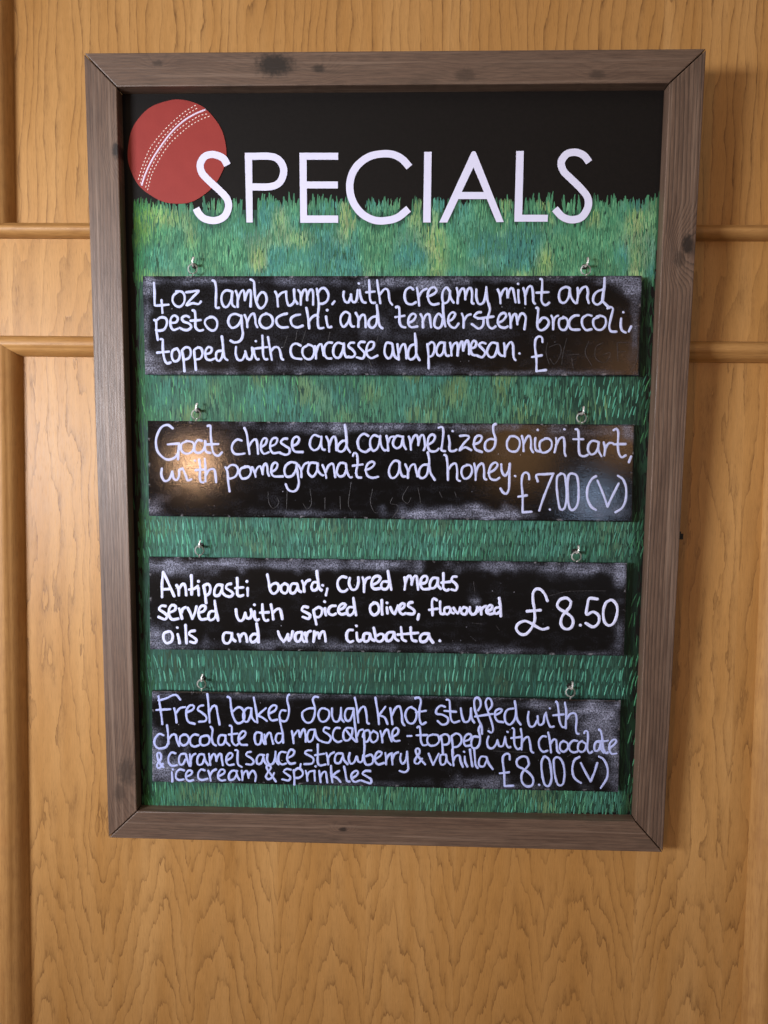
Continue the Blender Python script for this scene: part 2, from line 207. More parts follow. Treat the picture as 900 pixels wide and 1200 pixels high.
("dough", "@N 345,150 310,152 270,175 268,215 295,250 330,245 350,205 355,150 340,90 355,68 378,72 | 425,150 395,155 378,195 395,240 430,240 455,205 450,165 415,150 | 475,150 475,200 490,240 520,240 535,200 538,148 | 538,160 540,220 558,245 | 620,152 580,155 565,195 575,235 600,235 618,195 628,155 | 625,150 632,220 640,300 650,385 | 635,75 650,150 660,250 | 658,185 680,147 705,142 718,200 722,250 735,258"),
("knot", "@N 780,75 790,140 800,200 805,262 | 850,140 820,180 803,208 | 805,200 845,215 865,260 | @O 45,150 52,200 60,262 | 58,200 80,152 110,137 125,190 130,250 145,270 | 195,140 165,155 150,200 170,250 205,255 228,215 225,165 190,142 | 220,80 245,75 260,100 250,160 250,220 265,262 295,250 | 225,178 295,168"),
("stuffed", "@O 430,140 400,132 372,155 370,188 410,195 450,220 445,255 410,265 378,240 | 440,90 460,95 465,150 470,220 490,250 530,240 | 425,168 508,175 | 540,150 548,200 565,245 595,240 610,200 612,150 | 612,160 618,220 635,250 | 662,165 680,130 675,90 652,75 635,100 640,160 665,230 685,275 690,330 | 735,165 760,130 752,90 730,80 715,110 730,170 755,240 768,300 755,322 735,310 | 640,208 765,190 | 785,197 820,180 830,160 810,155 785,170 780,205 800,240 840,248 | @P 70,152 30,160 10,195 15,245 45,265 78,230 88,170 80,100 | 84,120 90,170 98,230 122,265"),
("with", "@P 178,175 172,220 185,275 215,275 238,235 | 240,205 250,265 280,255 288,205 300,180 | 300,190 312,240 330,280 355,278 | .325,150 | 370,105 380,115 388,170 395,240 415,282 440,280 | 350,200 425,193 | 432,110 442,170 440,230 438,290 | 445,225 470,190 505,187 515,230 510,290 515,325 530,330"),
("chocolate", "@M 130,340 100,330 70,365 68,405 95,432 145,425 160,400 | 155,270 162,330 165,400 | 165,370 190,337 215,337 225,380 240,415 | 275,335 248,350 245,390 270,412 300,395 308,360 290,337 268,336 | 375,340 345,335 320,360 320,400 345,420 380,410 | 420,345 392,355 388,395 410,412 445,400 455,365 440,342 412,345 | 462,280 475,300 470,360 480,400 500,412 | 568,342 530,340 515,370 520,405 550,403 566,370 | 565,345 570,385 595,412 | 595,272 610,280 610,340 615,390 640,412 655,400 | 590,335 650,328 | 660,372 695,350 708,322 690,310 665,335 658,375 675,405 718,408"),
("and", "@M 820,325 785,320 770,350 780,400 805,403 818,370 822,332 | 820,330 830,380 842,402 | @N 0,335 10,402 | 8,360 25,327 42,325 52,365 62,400 | 125,328 90,330 78,370 95,395 120,380 130,340 120,290 110,245 108,215 | 128,330 132,392"),
("mascarpone", "@N 192,310 200,350 205,395 | 205,345 225,317 240,307 250,352 | 250,350 270,302 282,302 290,345 290,385 | 348,300 315,305 300,350 310,385 335,375 350,330 355,302 | 355,300 365,350 385,375 402,380 | 455,292 425,285 415,310 450,335 468,360 450,392 405,385 | 530,290 500,290 482,325 485,365 515,388 542,380 | 612,290 575,290 555,325 560,370 590,375 613,340 620,292 | 575,305 610,350 642,385 | 652,345 668,307 692,300 | 700,310 702,400 705,440 | 690,350 705,312 735,307 742,345 725,383 705,385 | 770,310 745,330 745,370 765,390 793,370 795,330 765,309 | 815,310 825,350 830,390 | 828,350 850,307 868,302 880,345 895,382 | @O 62,352 95,330 102,302 85,287 62,310 60,350 75,380 110,378 | 165,346 195,345"),
("topped", "@O 235,285 250,278 258,330 260,380 275,410 300,408 | 230,340 305,338 | 345,335 312,347 305,385 325,412 365,408 388,380 380,342 340,334 | 400,345 410,400 415,470 | 402,345 430,332 455,345 460,385 440,406 412,405 | 475,345 482,400 487,470 | 478,345 510,327 540,345 545,385 520,418 488,425 | 565,382 600,370 615,342 595,330 570,350 562,390 575,415 610,410 | 668,352 630,350 615,385 620,425 650,430 672,400 676,350 665,300 680,265"),
("with", "@O 735,350 725,385 735,425 765,430 790,400 798,375 | 800,380 810,415 835,415 845,385 852,352 | @P 15,365 20,400 35,425 50,422 | .28,315 | 65,290 75,300 75,360 80,410 100,438 120,430 | 55,360 120,352 | 122,295 130,350 128,440 | 130,390 150,362 175,352 188,400 195,450 210,462"),
("chocolate", "@P 300,350 275,347 250,380 255,430 280,456 310,448 | 315,320 325,370 335,460 | 330,400 350,372 370,372 375,410 380,450 395,465 | 425,380 400,397 400,440 425,456 450,435 452,397 420,379 | 520,380 490,378 465,405 465,440 490,460 520,455 | 555,380 530,397 525,440 550,458 575,440 580,402 550,381 | 568,325 575,310 592,315 595,360 590,430 605,465 625,455 | 688,382 655,385 640,415 645,450 670,443 683,410 | 682,385 685,430 705,463 | 672,300 685,310 695,360 700,420 720,465 735,460 | 668,387 735,378 | 745,432 780,405 795,377 775,370 750,395 745,435 760,470 795,468"),
("ampersand", "@M 130,565 100,530 85,480 95,462 112,475 110,510 85,545 90,570 115,562 125,540"),
("caramel", "@M 215,467 185,462 165,495 168,535 190,555 225,550 | 282,470 250,475 238,510 245,545 268,543 283,510 | 288,475 300,520 312,555 | 315,475 320,520 320,555 | 322,515 335,482 355,470 | 415,475 385,475 368,505 372,545 400,543 416,510 | 415,480 425,520 445,550 | 450,470 455,510 460,550 | 460,510 475,477 490,472 500,500 502,520 | 502,512 518,477 535,472 540,510 548,550 | 575,517 610,495 615,472 595,465 575,490 572,530 590,550 625,545 | 635,445 652,450 650,500 655,545 680,563"),
("sauce", "@M 745,457 720,460 712,480 745,500 765,525 750,546 712,543 | 838,480 805,477 785,505 790,540 815,538 830,500 | 830,485 840,525 855,545 | @N 22,475 18,510 35,545 60,538 75,500 78,455 | 77,470 82,520 100,545 | 150,460 118,457 100,480 100,525 125,545 152,538 | 160,502 200,480 210,452 185,440 165,470 160,510 180,540 215,535 | 255,542 250,575"),
("strawberry", "@N 330,447 300,447 285,465 320,485 345,505 335,538 280,543 | 375,405 375,470 375,530 390,552 430,545 | 355,480 420,470 | 435,465 445,500 448,545 | 446,505 465,472 490,460 | 545,467 510,470 495,500 500,533 530,533 548,495 | 550,470 560,515 585,543 | 600,465 592,500 605,540 630,530 648,490 | 650,490 660,525 685,525 694,480 | 705,410 700,500 715,545 755,540 765,505 750,477 715,487 | 780,507 815,485 825,462 800,455 780,480 778,520 800,545 840,535 | 850,465 855,500 855,545 | 856,510 875,477 897,467 | @O 55,470 58,510 60,545 | 60,512 75,472 100,460 | 120,470 115,510 130,540 152,520 162,470 | 162,455 168,530 170,580 145,600 110,590"),
("ampersand", "@O 290,545 250,500 225,460 228,435 248,437 250,465 225,500 215,530 240,540 268,505"),
("vanilla", "@O 315,470 330,510 345,548 | 345,548 365,510 385,470 | 435,475 400,480 395,520 405,548 430,538 440,500 | 438,480 445,520 470,548 | 480,440 484,500 490,552 | 488,520 505,487 530,482 540,525 555,562 | 568,490 572,530 587,560 | .562,455 | 605,440 612,500 622,558 | 635,440 640,500 645,550 660,570 | 720,492 685,490 668,520 672,555 702,558 720,522 | 722,495 735,535 765,578"),
("price 8.00", "@P 45,510 42,475 22,470 0,485 -5,520 5,600 8,693 | 8,697 70,695 | -25,608 40,600 | 178,530 165,495 130,490 95,515 100,555 140,577 185,610 210,650 200,693 160,698 130,665 130,610 160,572 178,548 178,530 | .250,688 | 285,490 268,530 272,610 290,685 320,695 338,650 335,580 320,510 292,488 | 375,495 355,510 358,590 375,670 395,693 420,680 430,610 420,540 395,500 370,493"),
("V in brackets", "@P 535,492 500,515 485,570 492,625 515,655 545,675 | 545,535 580,605 613,664 | 613,664 640,600 660,535 | 672,490 705,510 732,570 728,640 685,710"),
("ice", "@M 188,600 192,640 192,665 | .195,580 | 275,587 245,580 222,600 218,640 240,655 272,650 | 290,632 325,615 330,592 305,588 288,615 290,645 310,662 340,655"),
("cream", "@M 420,587 395,580 375,605 375,640 400,655 440,645 | 445,590 455,620 462,660 | 458,622 475,592 500,580 | 520,627 555,608 560,587 535,580 515,610 515,640 535,658 565,655 | 648,592 612,590 590,620 595,653 625,648 642,620 | 642,595 650,630 665,653 | 680,590 685,620 685,655 | 686,627 700,597 718,592 725,620 728,640 | 728,630 745,597 765,592 780,625 775,663"),
("ampersand", "@N 80,665 45,615 20,580 15,557 35,552 45,570 25,600 10,630 25,650 52,637 68,605"),
("sprinkles", "@N 185,582 155,577 135,595 160,615 182,635 170,658 125,650 | 205,585 210,630 210,688 | 208,592 235,572 262,585 270,615 245,638 215,640 | 290,590 298,620 302,660 | 300,627 315,597 345,590 | 352,590 352,620 355,660 | .358,558 | 385,590 390,630 395,670 | 392,637 410,602 430,597 437,635 442,672 | 468,555 470,610 478,670 | 525,590 500,605 478,628 | 480,628 510,640 535,668 | 560,560 570,610 580,660 600,666 | 618,642 650,620 658,597 640,590 615,610 612,640 632,668 670,658 | 745,592 710,590 690,610 720,630 750,650 745,678 682,658"),
]}
# ================================================================= WALL
def veneer(name, mode):
    t = NT(name); x, _, z = t.xyz()
    DW = abs(CAM[1]); pxm = FOC/DW; leaf = 107.5/pxm; x0 = wall_at(325, 1090)[0]; zb = wall_at(450, 1010)[2]
    wob = t.noise(t.vec(t.op('MULTIPLY', x, 9), 1.7, t.op('MULTIPLY', z, 3.2)), 1, 2)
    wob = t.op('SUBTRACT', wob, .5)
    xx = t.op('ADD', t.op('SUBTRACT', x, x0), t.op('MULTIPLY', wob, .016 if mode == 'low' else .03))
    lid = t.op('FLOOR', t.op('DIVIDE', t.op('SUBTRACT', x, x0), leaf))
    pair = t.op('FLOOR', t.op('DIVIDE', t.op('SUBTRACT', x, x0-leaf), 2*leaf))
    u = t.op('PINGPONG', xx, leaf)
    du = t.op('ABSOLUTE', t.op('SUBTRACT', u, leaf*.65))
    du = t.op('POWER', t.op('DIVIDE', du, leaf*.5), 1.35)
    jag = t.op('SUBTRACT', t.noise(t.vec(t.op('MULTIPLY', u, 150), t.op('MULTIPLY', pair, 3.3), t.op('MULTIPLY', z, 26)), 1, 3, .6), .5)
    slow = t.op('SUBTRACT', t.noise(t.vec(t.op('MULTIPLY', u, 34), t.op('MULTIPLY', pair, 2.7), t.op('MULTIPLY', z, 7)), 1, 2), .5)
    if mode == 'low':
        zl = t.op('SUBTRACT', z, zb+.02)
        g = t.op('ADD', t.op('DIVIDE', t.op('MINIMUM', zl, 0.), .066), t.op('MULTIPLY', t.op('MAXIMUM', zl, 0.), 2.6))
        F = t.op('ADD', g, t.op('MULTIPLY', du, 3.2))
        F = t.op('ADD', F, t.op('MULTIPLY', slow, 3.0)); F = t.op('ADD', F, t.op('MULTIPLY', jag, .95))
        F = t.op('ADD', F, t.op('MULTIPLY', pair, .37)); p1, amp = 2.8, .62
    elif mode == 'mid':
        F = t.op('ADD', t.op('DIVIDE', x, .024), t.op('MULTIPLY', z, -9.))
        F = t.op('ADD', F, t.op('MULTIPLY', slow, 3.6)); F = t.op('ADD', F, t.op('MULTIPLY', jag, .55)); p1, amp = 1.6, .55
    else:
        F = t.op('ADD', t.op('DIVIDE', xx, .0125), t.op('MULTIPLY', z, -1.2))
        F = t.op('ADD', F, t.op('MULTIPLY', slow, 2.2)); F = t.op('ADD', F, t.op('MULTIPLY', jag, .45)); p1, amp = 2.8, .62
    s = t.op('FRACT', F)
    rise = t.rng(s, 0., .035)
    dk = t.op('MULTIPLY', t.op('POWER', t.op('SUBTRACT', 1., s), p1), rise)
    vary = t.rng(t.noise(t.vec(t.op('MULTIPLY', x, 40), t.op('FLOOR', F), t.op('MULTIPLY', z, 14)), 1, 2), .32, .62, .25, 1.)
    streak = t.noise(t.vec(t.op('MULTIPLY', x, 900), 0., t.op('MULTIPLY', z, 45)), 1, 3, .7)
    dots = t.rng(streak, .33, .62, .45, 1.15)
    line = t.op('MULTIPLY', t.op('MULTIPLY', dk, vary), dots)
    pore = t.rng(t.noise(t.vec(t.op('MULTIPLY', x, 1500), 3., t.op('MULTIPLY', z, 70)), 1, 2, .5), .60, .74)
    broad = t.noise(t.vec(t.op('MULTIPLY', x, 28), 5., t.op('MULTIPLY', z, 2.5)), 1, 3)
    wn = t.n.new('ShaderNodeTexWhiteNoise'); wn.noise_dimensions = '1D'; t.put(wn.inputs[1], lid)
    base = t.mix(t.rng(broad, .3, .7), lin(*LIGHTW), lin(*MIDW))
    base = t.mix(t.op('MULTIPLY', wn.outputs[0], .7), base, lin(*MIDW))
    thin = t.op('MULTIPLY', t.op('MULTIPLY', t.op('POWER', t.op('SUBTRACT', 1., s), 13. if mode != 'mid' else 9.), rise), t.op('MULTIPLY', vary, t.rng(streak, .36, .58, .25, 1.2)))
    pores = t.rng(t.noise(t.vec(t.op('MULTIPLY', x, 1100), 9., t.op('MULTIPLY', z, 110)), 1, 2, .6), .50, .62)
    soft = t.op('MULTIPLY', line, t.op('ADD', .45, t.op('MULTIPLY', pores, .75)))
    c = t.mix(t.clamp(t.op('MULTIPLY', soft, amp)), base, lin(*DARKW))
    c = t.mix(t.clamp(t.op('MULTIPLY', thin, {'low': .74, 'up': .95, 'mid': .3}[mode])), c, lin(*DARKW))
    c = t.mix(t.op('MULTIPLY', pore, .42), c, lin(*DARKW))
    fine = t.rng(streak, .2, .8, -.5, .5)
    hsv = t.n.new('ShaderNodeHueSaturation'); t.put(hsv.inputs['Color'], c); t.put(hsv.inputs['Value'], t.op('ADD', 1., t.op('MULTIPLY', fine, .34)))
    t.bump(t.op('SUBTRACT', 0., t.op('ADD', line, t.op('MULTIPLY', pore, .6))), .35, .0003)
    return t.out(hsv.outputs[0], t.rng(streak, .2, .8, .38, .52), .4)
LIGHTW, MIDW, DARKW = (191, 145, 88), (169, 121, 63), (84, 50, 20)
def moulding_mat(name, axis):
    t = NT(name); x, y, z = t.xyz(); a, b = (x, z) if axis == 'x' else (z, x)
    v = t.vec(t.op('MULTIPLY', a, 5), t.op('MULTIPLY', b, 150), t.op('MULTIPLY', y, 60))
    n1 = t.noise(v, 1, 4, .6)
    n2 = t.noise(t.vec(t.op('MULTIPLY', a, 60), t.op('MULTIPLY', b, 900), t.op('MULTIPLY', y, 300)), 1, 2)
    n3 = t.noise(t.vec(t.op('MULTIPLY', a, 14), t.op('MULTIPLY', b, 40), 0.), 1, 2)
    c = t.mix(t.rng(n1, .3, .72), lin(184, 138, 82), lin(156, 111, 58))
    c = t.mix(t.rng(n3, .56, .8, 0, .55), c, lin(158, 104, 52))
    c = t.mix(t.rng(n2, .5, .75, 0, .45), c, lin(128, 86, 46))
    n4 = t.noise(t.vec(x, y, z), 34, 4, .65); c = t.mix(t.rng(n4, .5, .75, 0, .35), c, lin(134, 92, 52))
    t.bump(t.op('ADD', n2, t.op('MULTIPLY', n4, .6)), .3, .0004)
    return t.out(c, t.rng(n1, .2, .8, .45, .62), .38)
M_LOW, M_MID, M_UP = veneer('oak_veneer_lower', 'low'), veneer('oak_veneer_middle', 'mid'), veneer('oak_veneer_upper', 'up')
M_MH, M_MV = moulding_mat('moulding_wood_level', 'x'), moulding_mat('moulding_wood_upright', 'z')
def plain(name, col, rough, spec=.5, metal=0):
    t = NT(name); n = t.noise(t.vec(*t.xyz()), 180, 3)
    c = t.mix(t.rng(n, .3, .7), col, tuple(q*.72 for q in col)); t.bump(n, .15, .0003)
    return t.out(c, rough, spec, metal)
M_DARKGAP = plain('dark_back', lin(60, 38, 20), .8)
def box(bm, x0, x1, y0, y1, z0, z1):
    v = [bm.verts.new(p) for p in ((x0,y0,z0),(x1,y0,z0),(x1,y1,z0),(x0,y1,z0),(x0,y0,z1),(x1,y0,z1),(x1,y1,z1),(x0,y1,z1))]
    return [bm.faces.new([v[i] for i in f]) for f in ((0,1,5,4),(1,2,6,5),(2,3,7,6),(3,0,4,7),(4,5,6,7),(3,2,1,0))]
XL, XR = -1.3, 1.3
z_rail_top = wall_at(450, 281.6)[2]; z_rail_bot = wall_at(450, 398)[2]
zt, zbm = z_rail_top + .75, z_rail_bot - 1.1
bm = bmesh.new(); box(bm, XL, XR, .012, .04, zbm, zt)
wall = tag(link('wall', from_bm(bm, 'wall'), M_DARKGAP), kind='structure')
def wpanel(name, x0, x1, y0, z0, z1, mat):
    bm = bmesh.new(); box(bm, x0, x1, y0, .0115, z0, z1); return link(name, from_bm(bm, name), mat, wall)
xl_low, xr_low = wall_at(27.2, 430, .004)[0], wall_at(900.5, 430, .004)[0]       # inner edges of the lower moulding frame
xl_up, xr_up = wall_at(17.5, 150, .004)[0], wall_at(909, 150, .004)[0]
wpanel('wall_panel', XL, XR, .004, z_rail_top+.0006, zt, M_UP)
wpanel('wall_rail', XL, XR, .0, z_rail_bot, z_rail_top, M_MID)
wpanel('wall_panel', XL, XR, .004, zbm, z_rail_bot-.0006, M_LOW)
# moulding section: across (0 outer .. 1 inner) and how far it stands out
MW, MP = .0225, .0165
SEC = [(0,.0115),(0,-.006),(.03,-.0095),(.09,-.0130),(.18,-.0152),(.32,-.0165),(.50,-.0160),(.58,-.0148),(.62,-.0135),(.70,-.0125),(.80,-.0095),(.90,-.0045),(.97,.001),(1,.0035),(1,.0115)]
def moulding(name, A, B, inward, la, lb, mat, width=MW, cut0=0., cut1=0., sec=SEC):
    """A-B outer edge (x, z); inward unit (x, z); the ends are mitred by la / lb times the offset"""
    bm = bmesh.new(); A = np.array(A); B = np.array(B); d = (B-A)/np.linalg.norm(B-A); inward = np.array(inward); rows = []
    for end, P, k, c in ((0, A, la, cut0), (1, B, lb, cut1)):
        sgn = 1 if end == 0 else -1; r = []
        for s, y in sec:
            q = P + inward*s*width + d*sgn*(k*s*width + c); r.append(bm.verts.new((q[0], y, q[1])))
        rows.append(r)
    n = len(sec)
    for i in range(n-1): 
        f = bm.faces.new((rows[0][i], rows[1][i], rows[1][i+1], rows[0][i+1])); f.smooth = True
    bm.faces.new((rows[0][n-1], rows[1][n-1], rows[1][0], rows[0][0]))
    bm.faces.new(rows[0]); bm.faces.new(rows[1][::-1])
    me = from_bm(bm, name)
    for p in me.polygons: p.use_smooth = len(p.vertices) == 4
    me.set_sharp_from_angle(angle=.6) if hasattr(me, 'set_sharp_from_angle') else None
    return link(name, me, mat, wall)
gap = .0002
zo = z_rail_bot
WV, WH = .0370, .0245                        # uprights are a little wider than the level pieces
moulding('moulding', (xl_low-WV, zo), (xr_low+WV, zo), (0,-1), WV/WH, WV/WH, M_MH, WH, gap, gap)
moulding('moulding', (xl_low-WV, zo), (xl_low-WV, zbm), (1,0), WH/WV, 0, M_MV, WV, gap)
moulding('moulding', (xr_low+WV, zo), (xr_low+WV, zbm), (-1,0), WH/WV, 0, M_MV, WV, gap)
UV, UH = .0300, .0205
moulding('moulding', (xl_up-UV, z_rail_top), (xr_up+UV, z_rail_top), (0,1), UV/UH, UV/UH, M_MH, UH, gap, gap)
moulding('moulding', (xl_up-UV, z_rail_top), (xl_up-UV, zt), (1,0), UH/UV, 0, M_MV, UV, gap)
moulding('moulding', (xr_up+UV, z_rail_top), (xr_up+UV, zt), (-1,0), UH/UV, 0, M_MV, UV, gap)

# ================================================================= SPECIALS BOARD
BO = board_pt(0, BH/2, 0.030); BF = frame_of(BO, BX, BY, BZ)      # Empty at the board's foot, local x right, y to wall, z up
FACE_Y = -.030; PANEL_Y = -.030+.016
board = bpy.data.objects.new('specials_board', None); COL.objects.link(board); board.matrix_world = BF; board.empty_display_size = .1
tag(board, 'large brown framed specials board painted with a red cricket ball and green grass', 'menu board')
def blocal(px, py, y):
    p0 = np.array(BO) + BY*y; return to_local(BO, BX, BY, BZ, hit(px, py, p0, BY))
def rail_mat(name, axis, knots, fine, tone):
    t = NT(name); x, y, z = t.xyz(); a, b = (x, z) if axis == 'x' else (z, x)
    warp = 0.; ring = None; dark = None
    for (ka, kb, kr, ks) in knots:
        r = t.op('SQRT', t.op('ADD', t.op('POWER', t.op('DIVIDE', t.op('SUBTRACT', a, ka), 1.7), 2), t.op('POWER', t.op('SUBTRACT', b, kb), 2)))
        g = t.op('MULTIPLY', t.rng(r, 0., kr*3.2, 1., 0., True), ks); warp = t.op('ADD', warp, g)
        k = t.op('MULTIPLY', t.rng(t.op('ADD', r, t.op('MULTIPLY', t.op('SUBTRACT', t.noise(t.vec(x, y, z), 240, 3), .5), kr*.8)), kr*.35, kr, 1., 0., True), min(1, ks))
        dark = k if dark is None else t.op('MAXIMUM', dark, k)
    n0 = t.noise(t.vec(t.op('MULTIPLY', a, 2.2), t.op('MULTIPLY', b, 14), t.op('MULTIPLY', y, 14)), 1, 2)
    F = t.op('ADD', t.op('ADD', t.op('DIVIDE', b, .0042), t.op('MULTIPLY', n0, 5.)), t.op('MULTIPLY', warp, 4.))
    jit = t.noise(t.vec(t.op('MULTIPLY', a, 22), t.op('MULTIPLY', b, 420), t.op('MULTIPLY', y, 420)), 1, 3)
    F = t.op('ADD', F, t.op('MULTIPLY', jit, .5))
    s = t.op('FRACT', F); ln = t.op('MULTIPLY', t.op('POWER', s, 2.5), t.rng(s, 1., .86))
    st = t.noise(t.vec(t.op('MULTIPLY', a, 45), t.op('MULTIPLY', b, 1300), t.op('MULTIPLY', y, 1300)), 1, 3, .65)
    cl = t.noise(t.vec(t.op('MULTIPLY', a, 9), t.op('MULTIPLY', b, 55), t.op('MULTIPLY', y, 55)), 1, 5, .68)
    lo, mi, hi = [tuple(q*tone for q in lin(*c)) for c in ((32, 21, 15), (84, 62, 50), (126, 101, 84))]
    c = t.mix(t.rng(cl, .25, .75), mi, hi)
    c = t.mix(t.clamp(t.op('MULTIPLY', ln, fine)), c, lo)
    c = t.mix(t.rng(st, .42, .72, 0., .55), c, lo)
    c = t.mix(t.rng(cl, .54, .72, 0., .55), c, lo) if axis == 'x' else t.mix(t.rng(cl, .56, .76, 0., .35), c, lo)
    pale = t.noise(t.vec(t.op('MULTIPLY', a, 4), t.op('MULTIPLY', b, 210), t.op('MULTIPLY', y, 210)), 1, 3, .6)
    c = t.mix(t.rng(pale, .54, .74, 0., .5), c, tuple(q*tone for q in lin(150, 127, 110)))
    c = t.mix(t.op('MULTIPLY', dark, .95), c, lin(26, 17, 13))
    t.bump(t.op('ADD', t.op('MULTIPLY', ln, -fine), st), .5, .00035)
    return t.out(c, t.rng(st, .2, .8, .38, .58), .6)
def poly_prism(pts, y0, y1, bev=0., segs=2):
    bm = bmesh.new(); f = bm.faces.new([bm.verts.new((p[0], y0, p[1])) for p in pts])
    r = bmesh.ops.extrude_face_region(bm, geom=[f]); 
    for v in [g for g in r['geom'] if isinstance(g, bmesh.types.BMVert)]: v.co.y = y1
    if bev:
        ed = [e for e in bm.edges if all(abs(v.co.y-y0) < 1e-7 for v in e.verts)]
        bmesh.ops.bevel(bm, geom=ed, offset=bev, segments=segs, profile=.5, affect='EDGES')
    return bm
O = [blocal(*p, FACE_Y)[[0,2]] for p in ((98,62),(828,57),(777,999),(127,982))]
I = [blocal(*p, FACE_Y)[[0,2]] for p in ((136.2,101.5),(784.8,97),(745,963),(160,951))]
kx = lambda px, py: blocal(px, py, FACE_Y)
k1, k2, k3 = kx(322, 76), kx(806, 286), kx(402, 972)
k4, k5, k6 = kx(148, 905), kx(133, 176), kx(545, 88)
RM = [rail_mat('frame_wood_top', 'x', [(k1[0], k1[2], .017, 1.), (k1[0]+.05, k1[2]-.004, .006, .8), (kx(185,74)[0], kx(185,74)[2], .005, .6), (k6[0], k6[2], .010, .5), (kx(700,88)[0], kx(700,88)[2], .007, .5)], .30, .92),
      rail_mat('frame_wood_right', 'z', [(k2[2], k2[0], .0095, 1.), (kx(797,303)[2], kx(797,303)[0], .008, .6)], .95, 1.0),
      rail_mat('frame_wood_bottom', 'x', [(k3[0], k3[2], .004, .9)], .35, .95),
      rail_mat('frame_wood_left', 'z', [(k4[2], k4[0], .015, .6), (kx(140,930)[2], kx(140,930)[0], .010, .5), (k5[2], k5[0]+.003, .007, 1.)], .5, 1.0)]
ctr = sum(O)/4
for i, nm in enumerate(('top', 'right', 'bottom', 'left')):
    j = (i+1) % 4; pts = [O[i], O[j], I[j], I[i]]
    d = (O[j]-O[i])/np.linalg.norm(O[j]-O[i]); g = .0007
    pts = [pts[0]+d*g, pts[1]-d*g, pts[2]-d*g, pts[3]+d*g]
    r = link('frame_rail', from_bm(poly_prism(pts, FACE_Y + (0, .0004, .0002, .0005)[i], -.001, .0011), 'frame_rail'), RM[i], board)
    for p in r.data.polygons: p.use_smooth = False
    r['label'] = nm + ' rail of the brown wooden frame'
# back panel, slightly larger than the opening
def inset(pts, k): return [p + (ctr-p)/np.linalg.norm(ctr-p)*k for p in pts]
pb = NT('black_board_paint'); nn = pb.noise(pb.vec(*pb.xyz()), 320, 3)
pb.bump(nn, .25, .0004); M_BLACK = pb.out(pb.mix(nn, lin(11, 9, 8), lin(22, 18, 17)), .6, .18)
bm = poly_prism(inset(I, -.004), PANEL_Y, PANEL_Y+.009)
# the rails are butted round the panel: the panel sits between their inner faces
bm.free()
Ii = [p + (ctr-p)/np.linalg.norm(ctr-p)*.0004 for p in I]
back_panel = link('back_panel', from_bm(poly_prism(Ii, PANEL_Y, PANEL_Y+.009), 'back_panel'), M_BLACK, board)

# homography: photograph pixel -> board-local (x, z) on the panel plane
PH_src = [(150,110),(780,110),(740,950),(165,950)]
A_ = []; b_ = []
for (u, v) in PH_src:
    X, _, Z = blocal(u, v, PANEL_Y)
    A_.append([u,v,1,0,0,0,-u*X,-v*X]); b_.append(X); A_.append([0,0,0,u,v,1,-u*Z,-v*Z]); b_.append(Z)
Hh = np.append(np.linalg.solve(np.array(A_), np.array(b_)), 1).reshape(3, 3)
def pan(P):
    P = np.asarray(P, float); q = np.c_[P, np.ones(len(P))] @ Hh.T; return q[:, :2]/q[:, 2:3]
PXS = float(np.linalg.norm(pan([(451,500)])-pan([(450,500)])))   # metres per photograph pixel

# ---- letters
LET = []   # centre lines kept for the grass to leave a dark halo
def pt_tile(o, k, s): return [(o[0]+float(a.split(',')[0])/k, o[1]+float(a.split(',')[1])/k) for a in s.split()]
Q = ((220,160), 5.0); R = ((390,160), 5.294); U = ((540,160), 5.294)
t = NT('white_letter_paint'); nn = t.noise(t.vec(*t.xyz()), 150, 3)
M_LET = t.out(t.mix(nn, (.66,.66,.86), (.72,.72,.92)), .5, .4)
t = NT('letter_edge'); M_LETEDGE = t.out((.02, .018, .02), .6, .3)
LY = PANEL_Y - .0010
def letter(char, ribbons, polys):
    bm = bmesh.new(); segs = []
    def prism(ring):
        L = pan(ring); n = len(L)
        f = [bm.verts.new((p[0], LY, p[1])) for p in L]; b = [bm.verts.new((p[0], PANEL_Y+.0003, p[1])) for p in L]
        bm.faces.new(f).material_index = 0
        for i in range(n): bm.faces.new((f[i], f[(i+1)%n], b[(i+1)%n], b[i])).material_index = 1
        for a, c in zip(ring, list(ring[1:])+[ring[0]]): segs.append((a, c))
    for P, w in ribbons:
        C = np.array(smooth_path(P, 2.0)); T = np.gradient(C, axis=0); T /= np.linalg.norm(T, axis=1)[:, None]; Nn = np.c_[-T[:,1], T[:,0]]
        Lf, Rt = C+Nn*w/2, C-Nn*w/2
        l3, r3 = pan(Lf), pan(Rt)
        lf = [bm.verts.new((p[0], LY, p[1])) for p in l3]; rf = [bm.verts.new((p[0], LY, p[1])) for p in r3]
        lb = [bm.verts.new((p[0], PANEL_Y+.0003, p[1])) for p in l3]; rb = [bm.verts.new((p[0], PANEL_Y+.0003, p[1])) for p in r3]
        for i in range(len(C)-1):
            bm.faces.new((lf[i], lf[i+1], rf[i+1], rf[i]))
            bm.faces.new((lf[i], lb[i], lb[i+1], lf[i+1])).material_index = 1
            bm.faces.new((rf[i], rf[i+1], rb[i+1], rb[i])).material_index = 1
        bm.faces.new((lf[0], rf[0], rb[0], lb[0])).material_index = 1
        bm.faces.new((lf[-1], lb[-1], rb[-1], rf[-1])).material_index = 1
        segs.extend(zip(map(tuple, C[:-1]), map(tuple, C[1:])))
    for ring in polys: prism(ring)
    me = from_bm(bm, 'letter'); me.materials.append(M_LET); me.materials.append(M_LETEDGE)
    o = link('letter', me, None, board); o['label'] = 'white capital letter ' + char
    half = 4.3 if ribbons else 0.5
    LET.append((segs, half)); return o
T_ = pt_tile
letter('S, first of the word', [(T_(*Q, "234,170 207,128 150,107 100,120 75,165 85,215 130,265 185,315 230,365 240,415 215,470 160,494 100,483 68,455 50,422"), 8.4)], [])
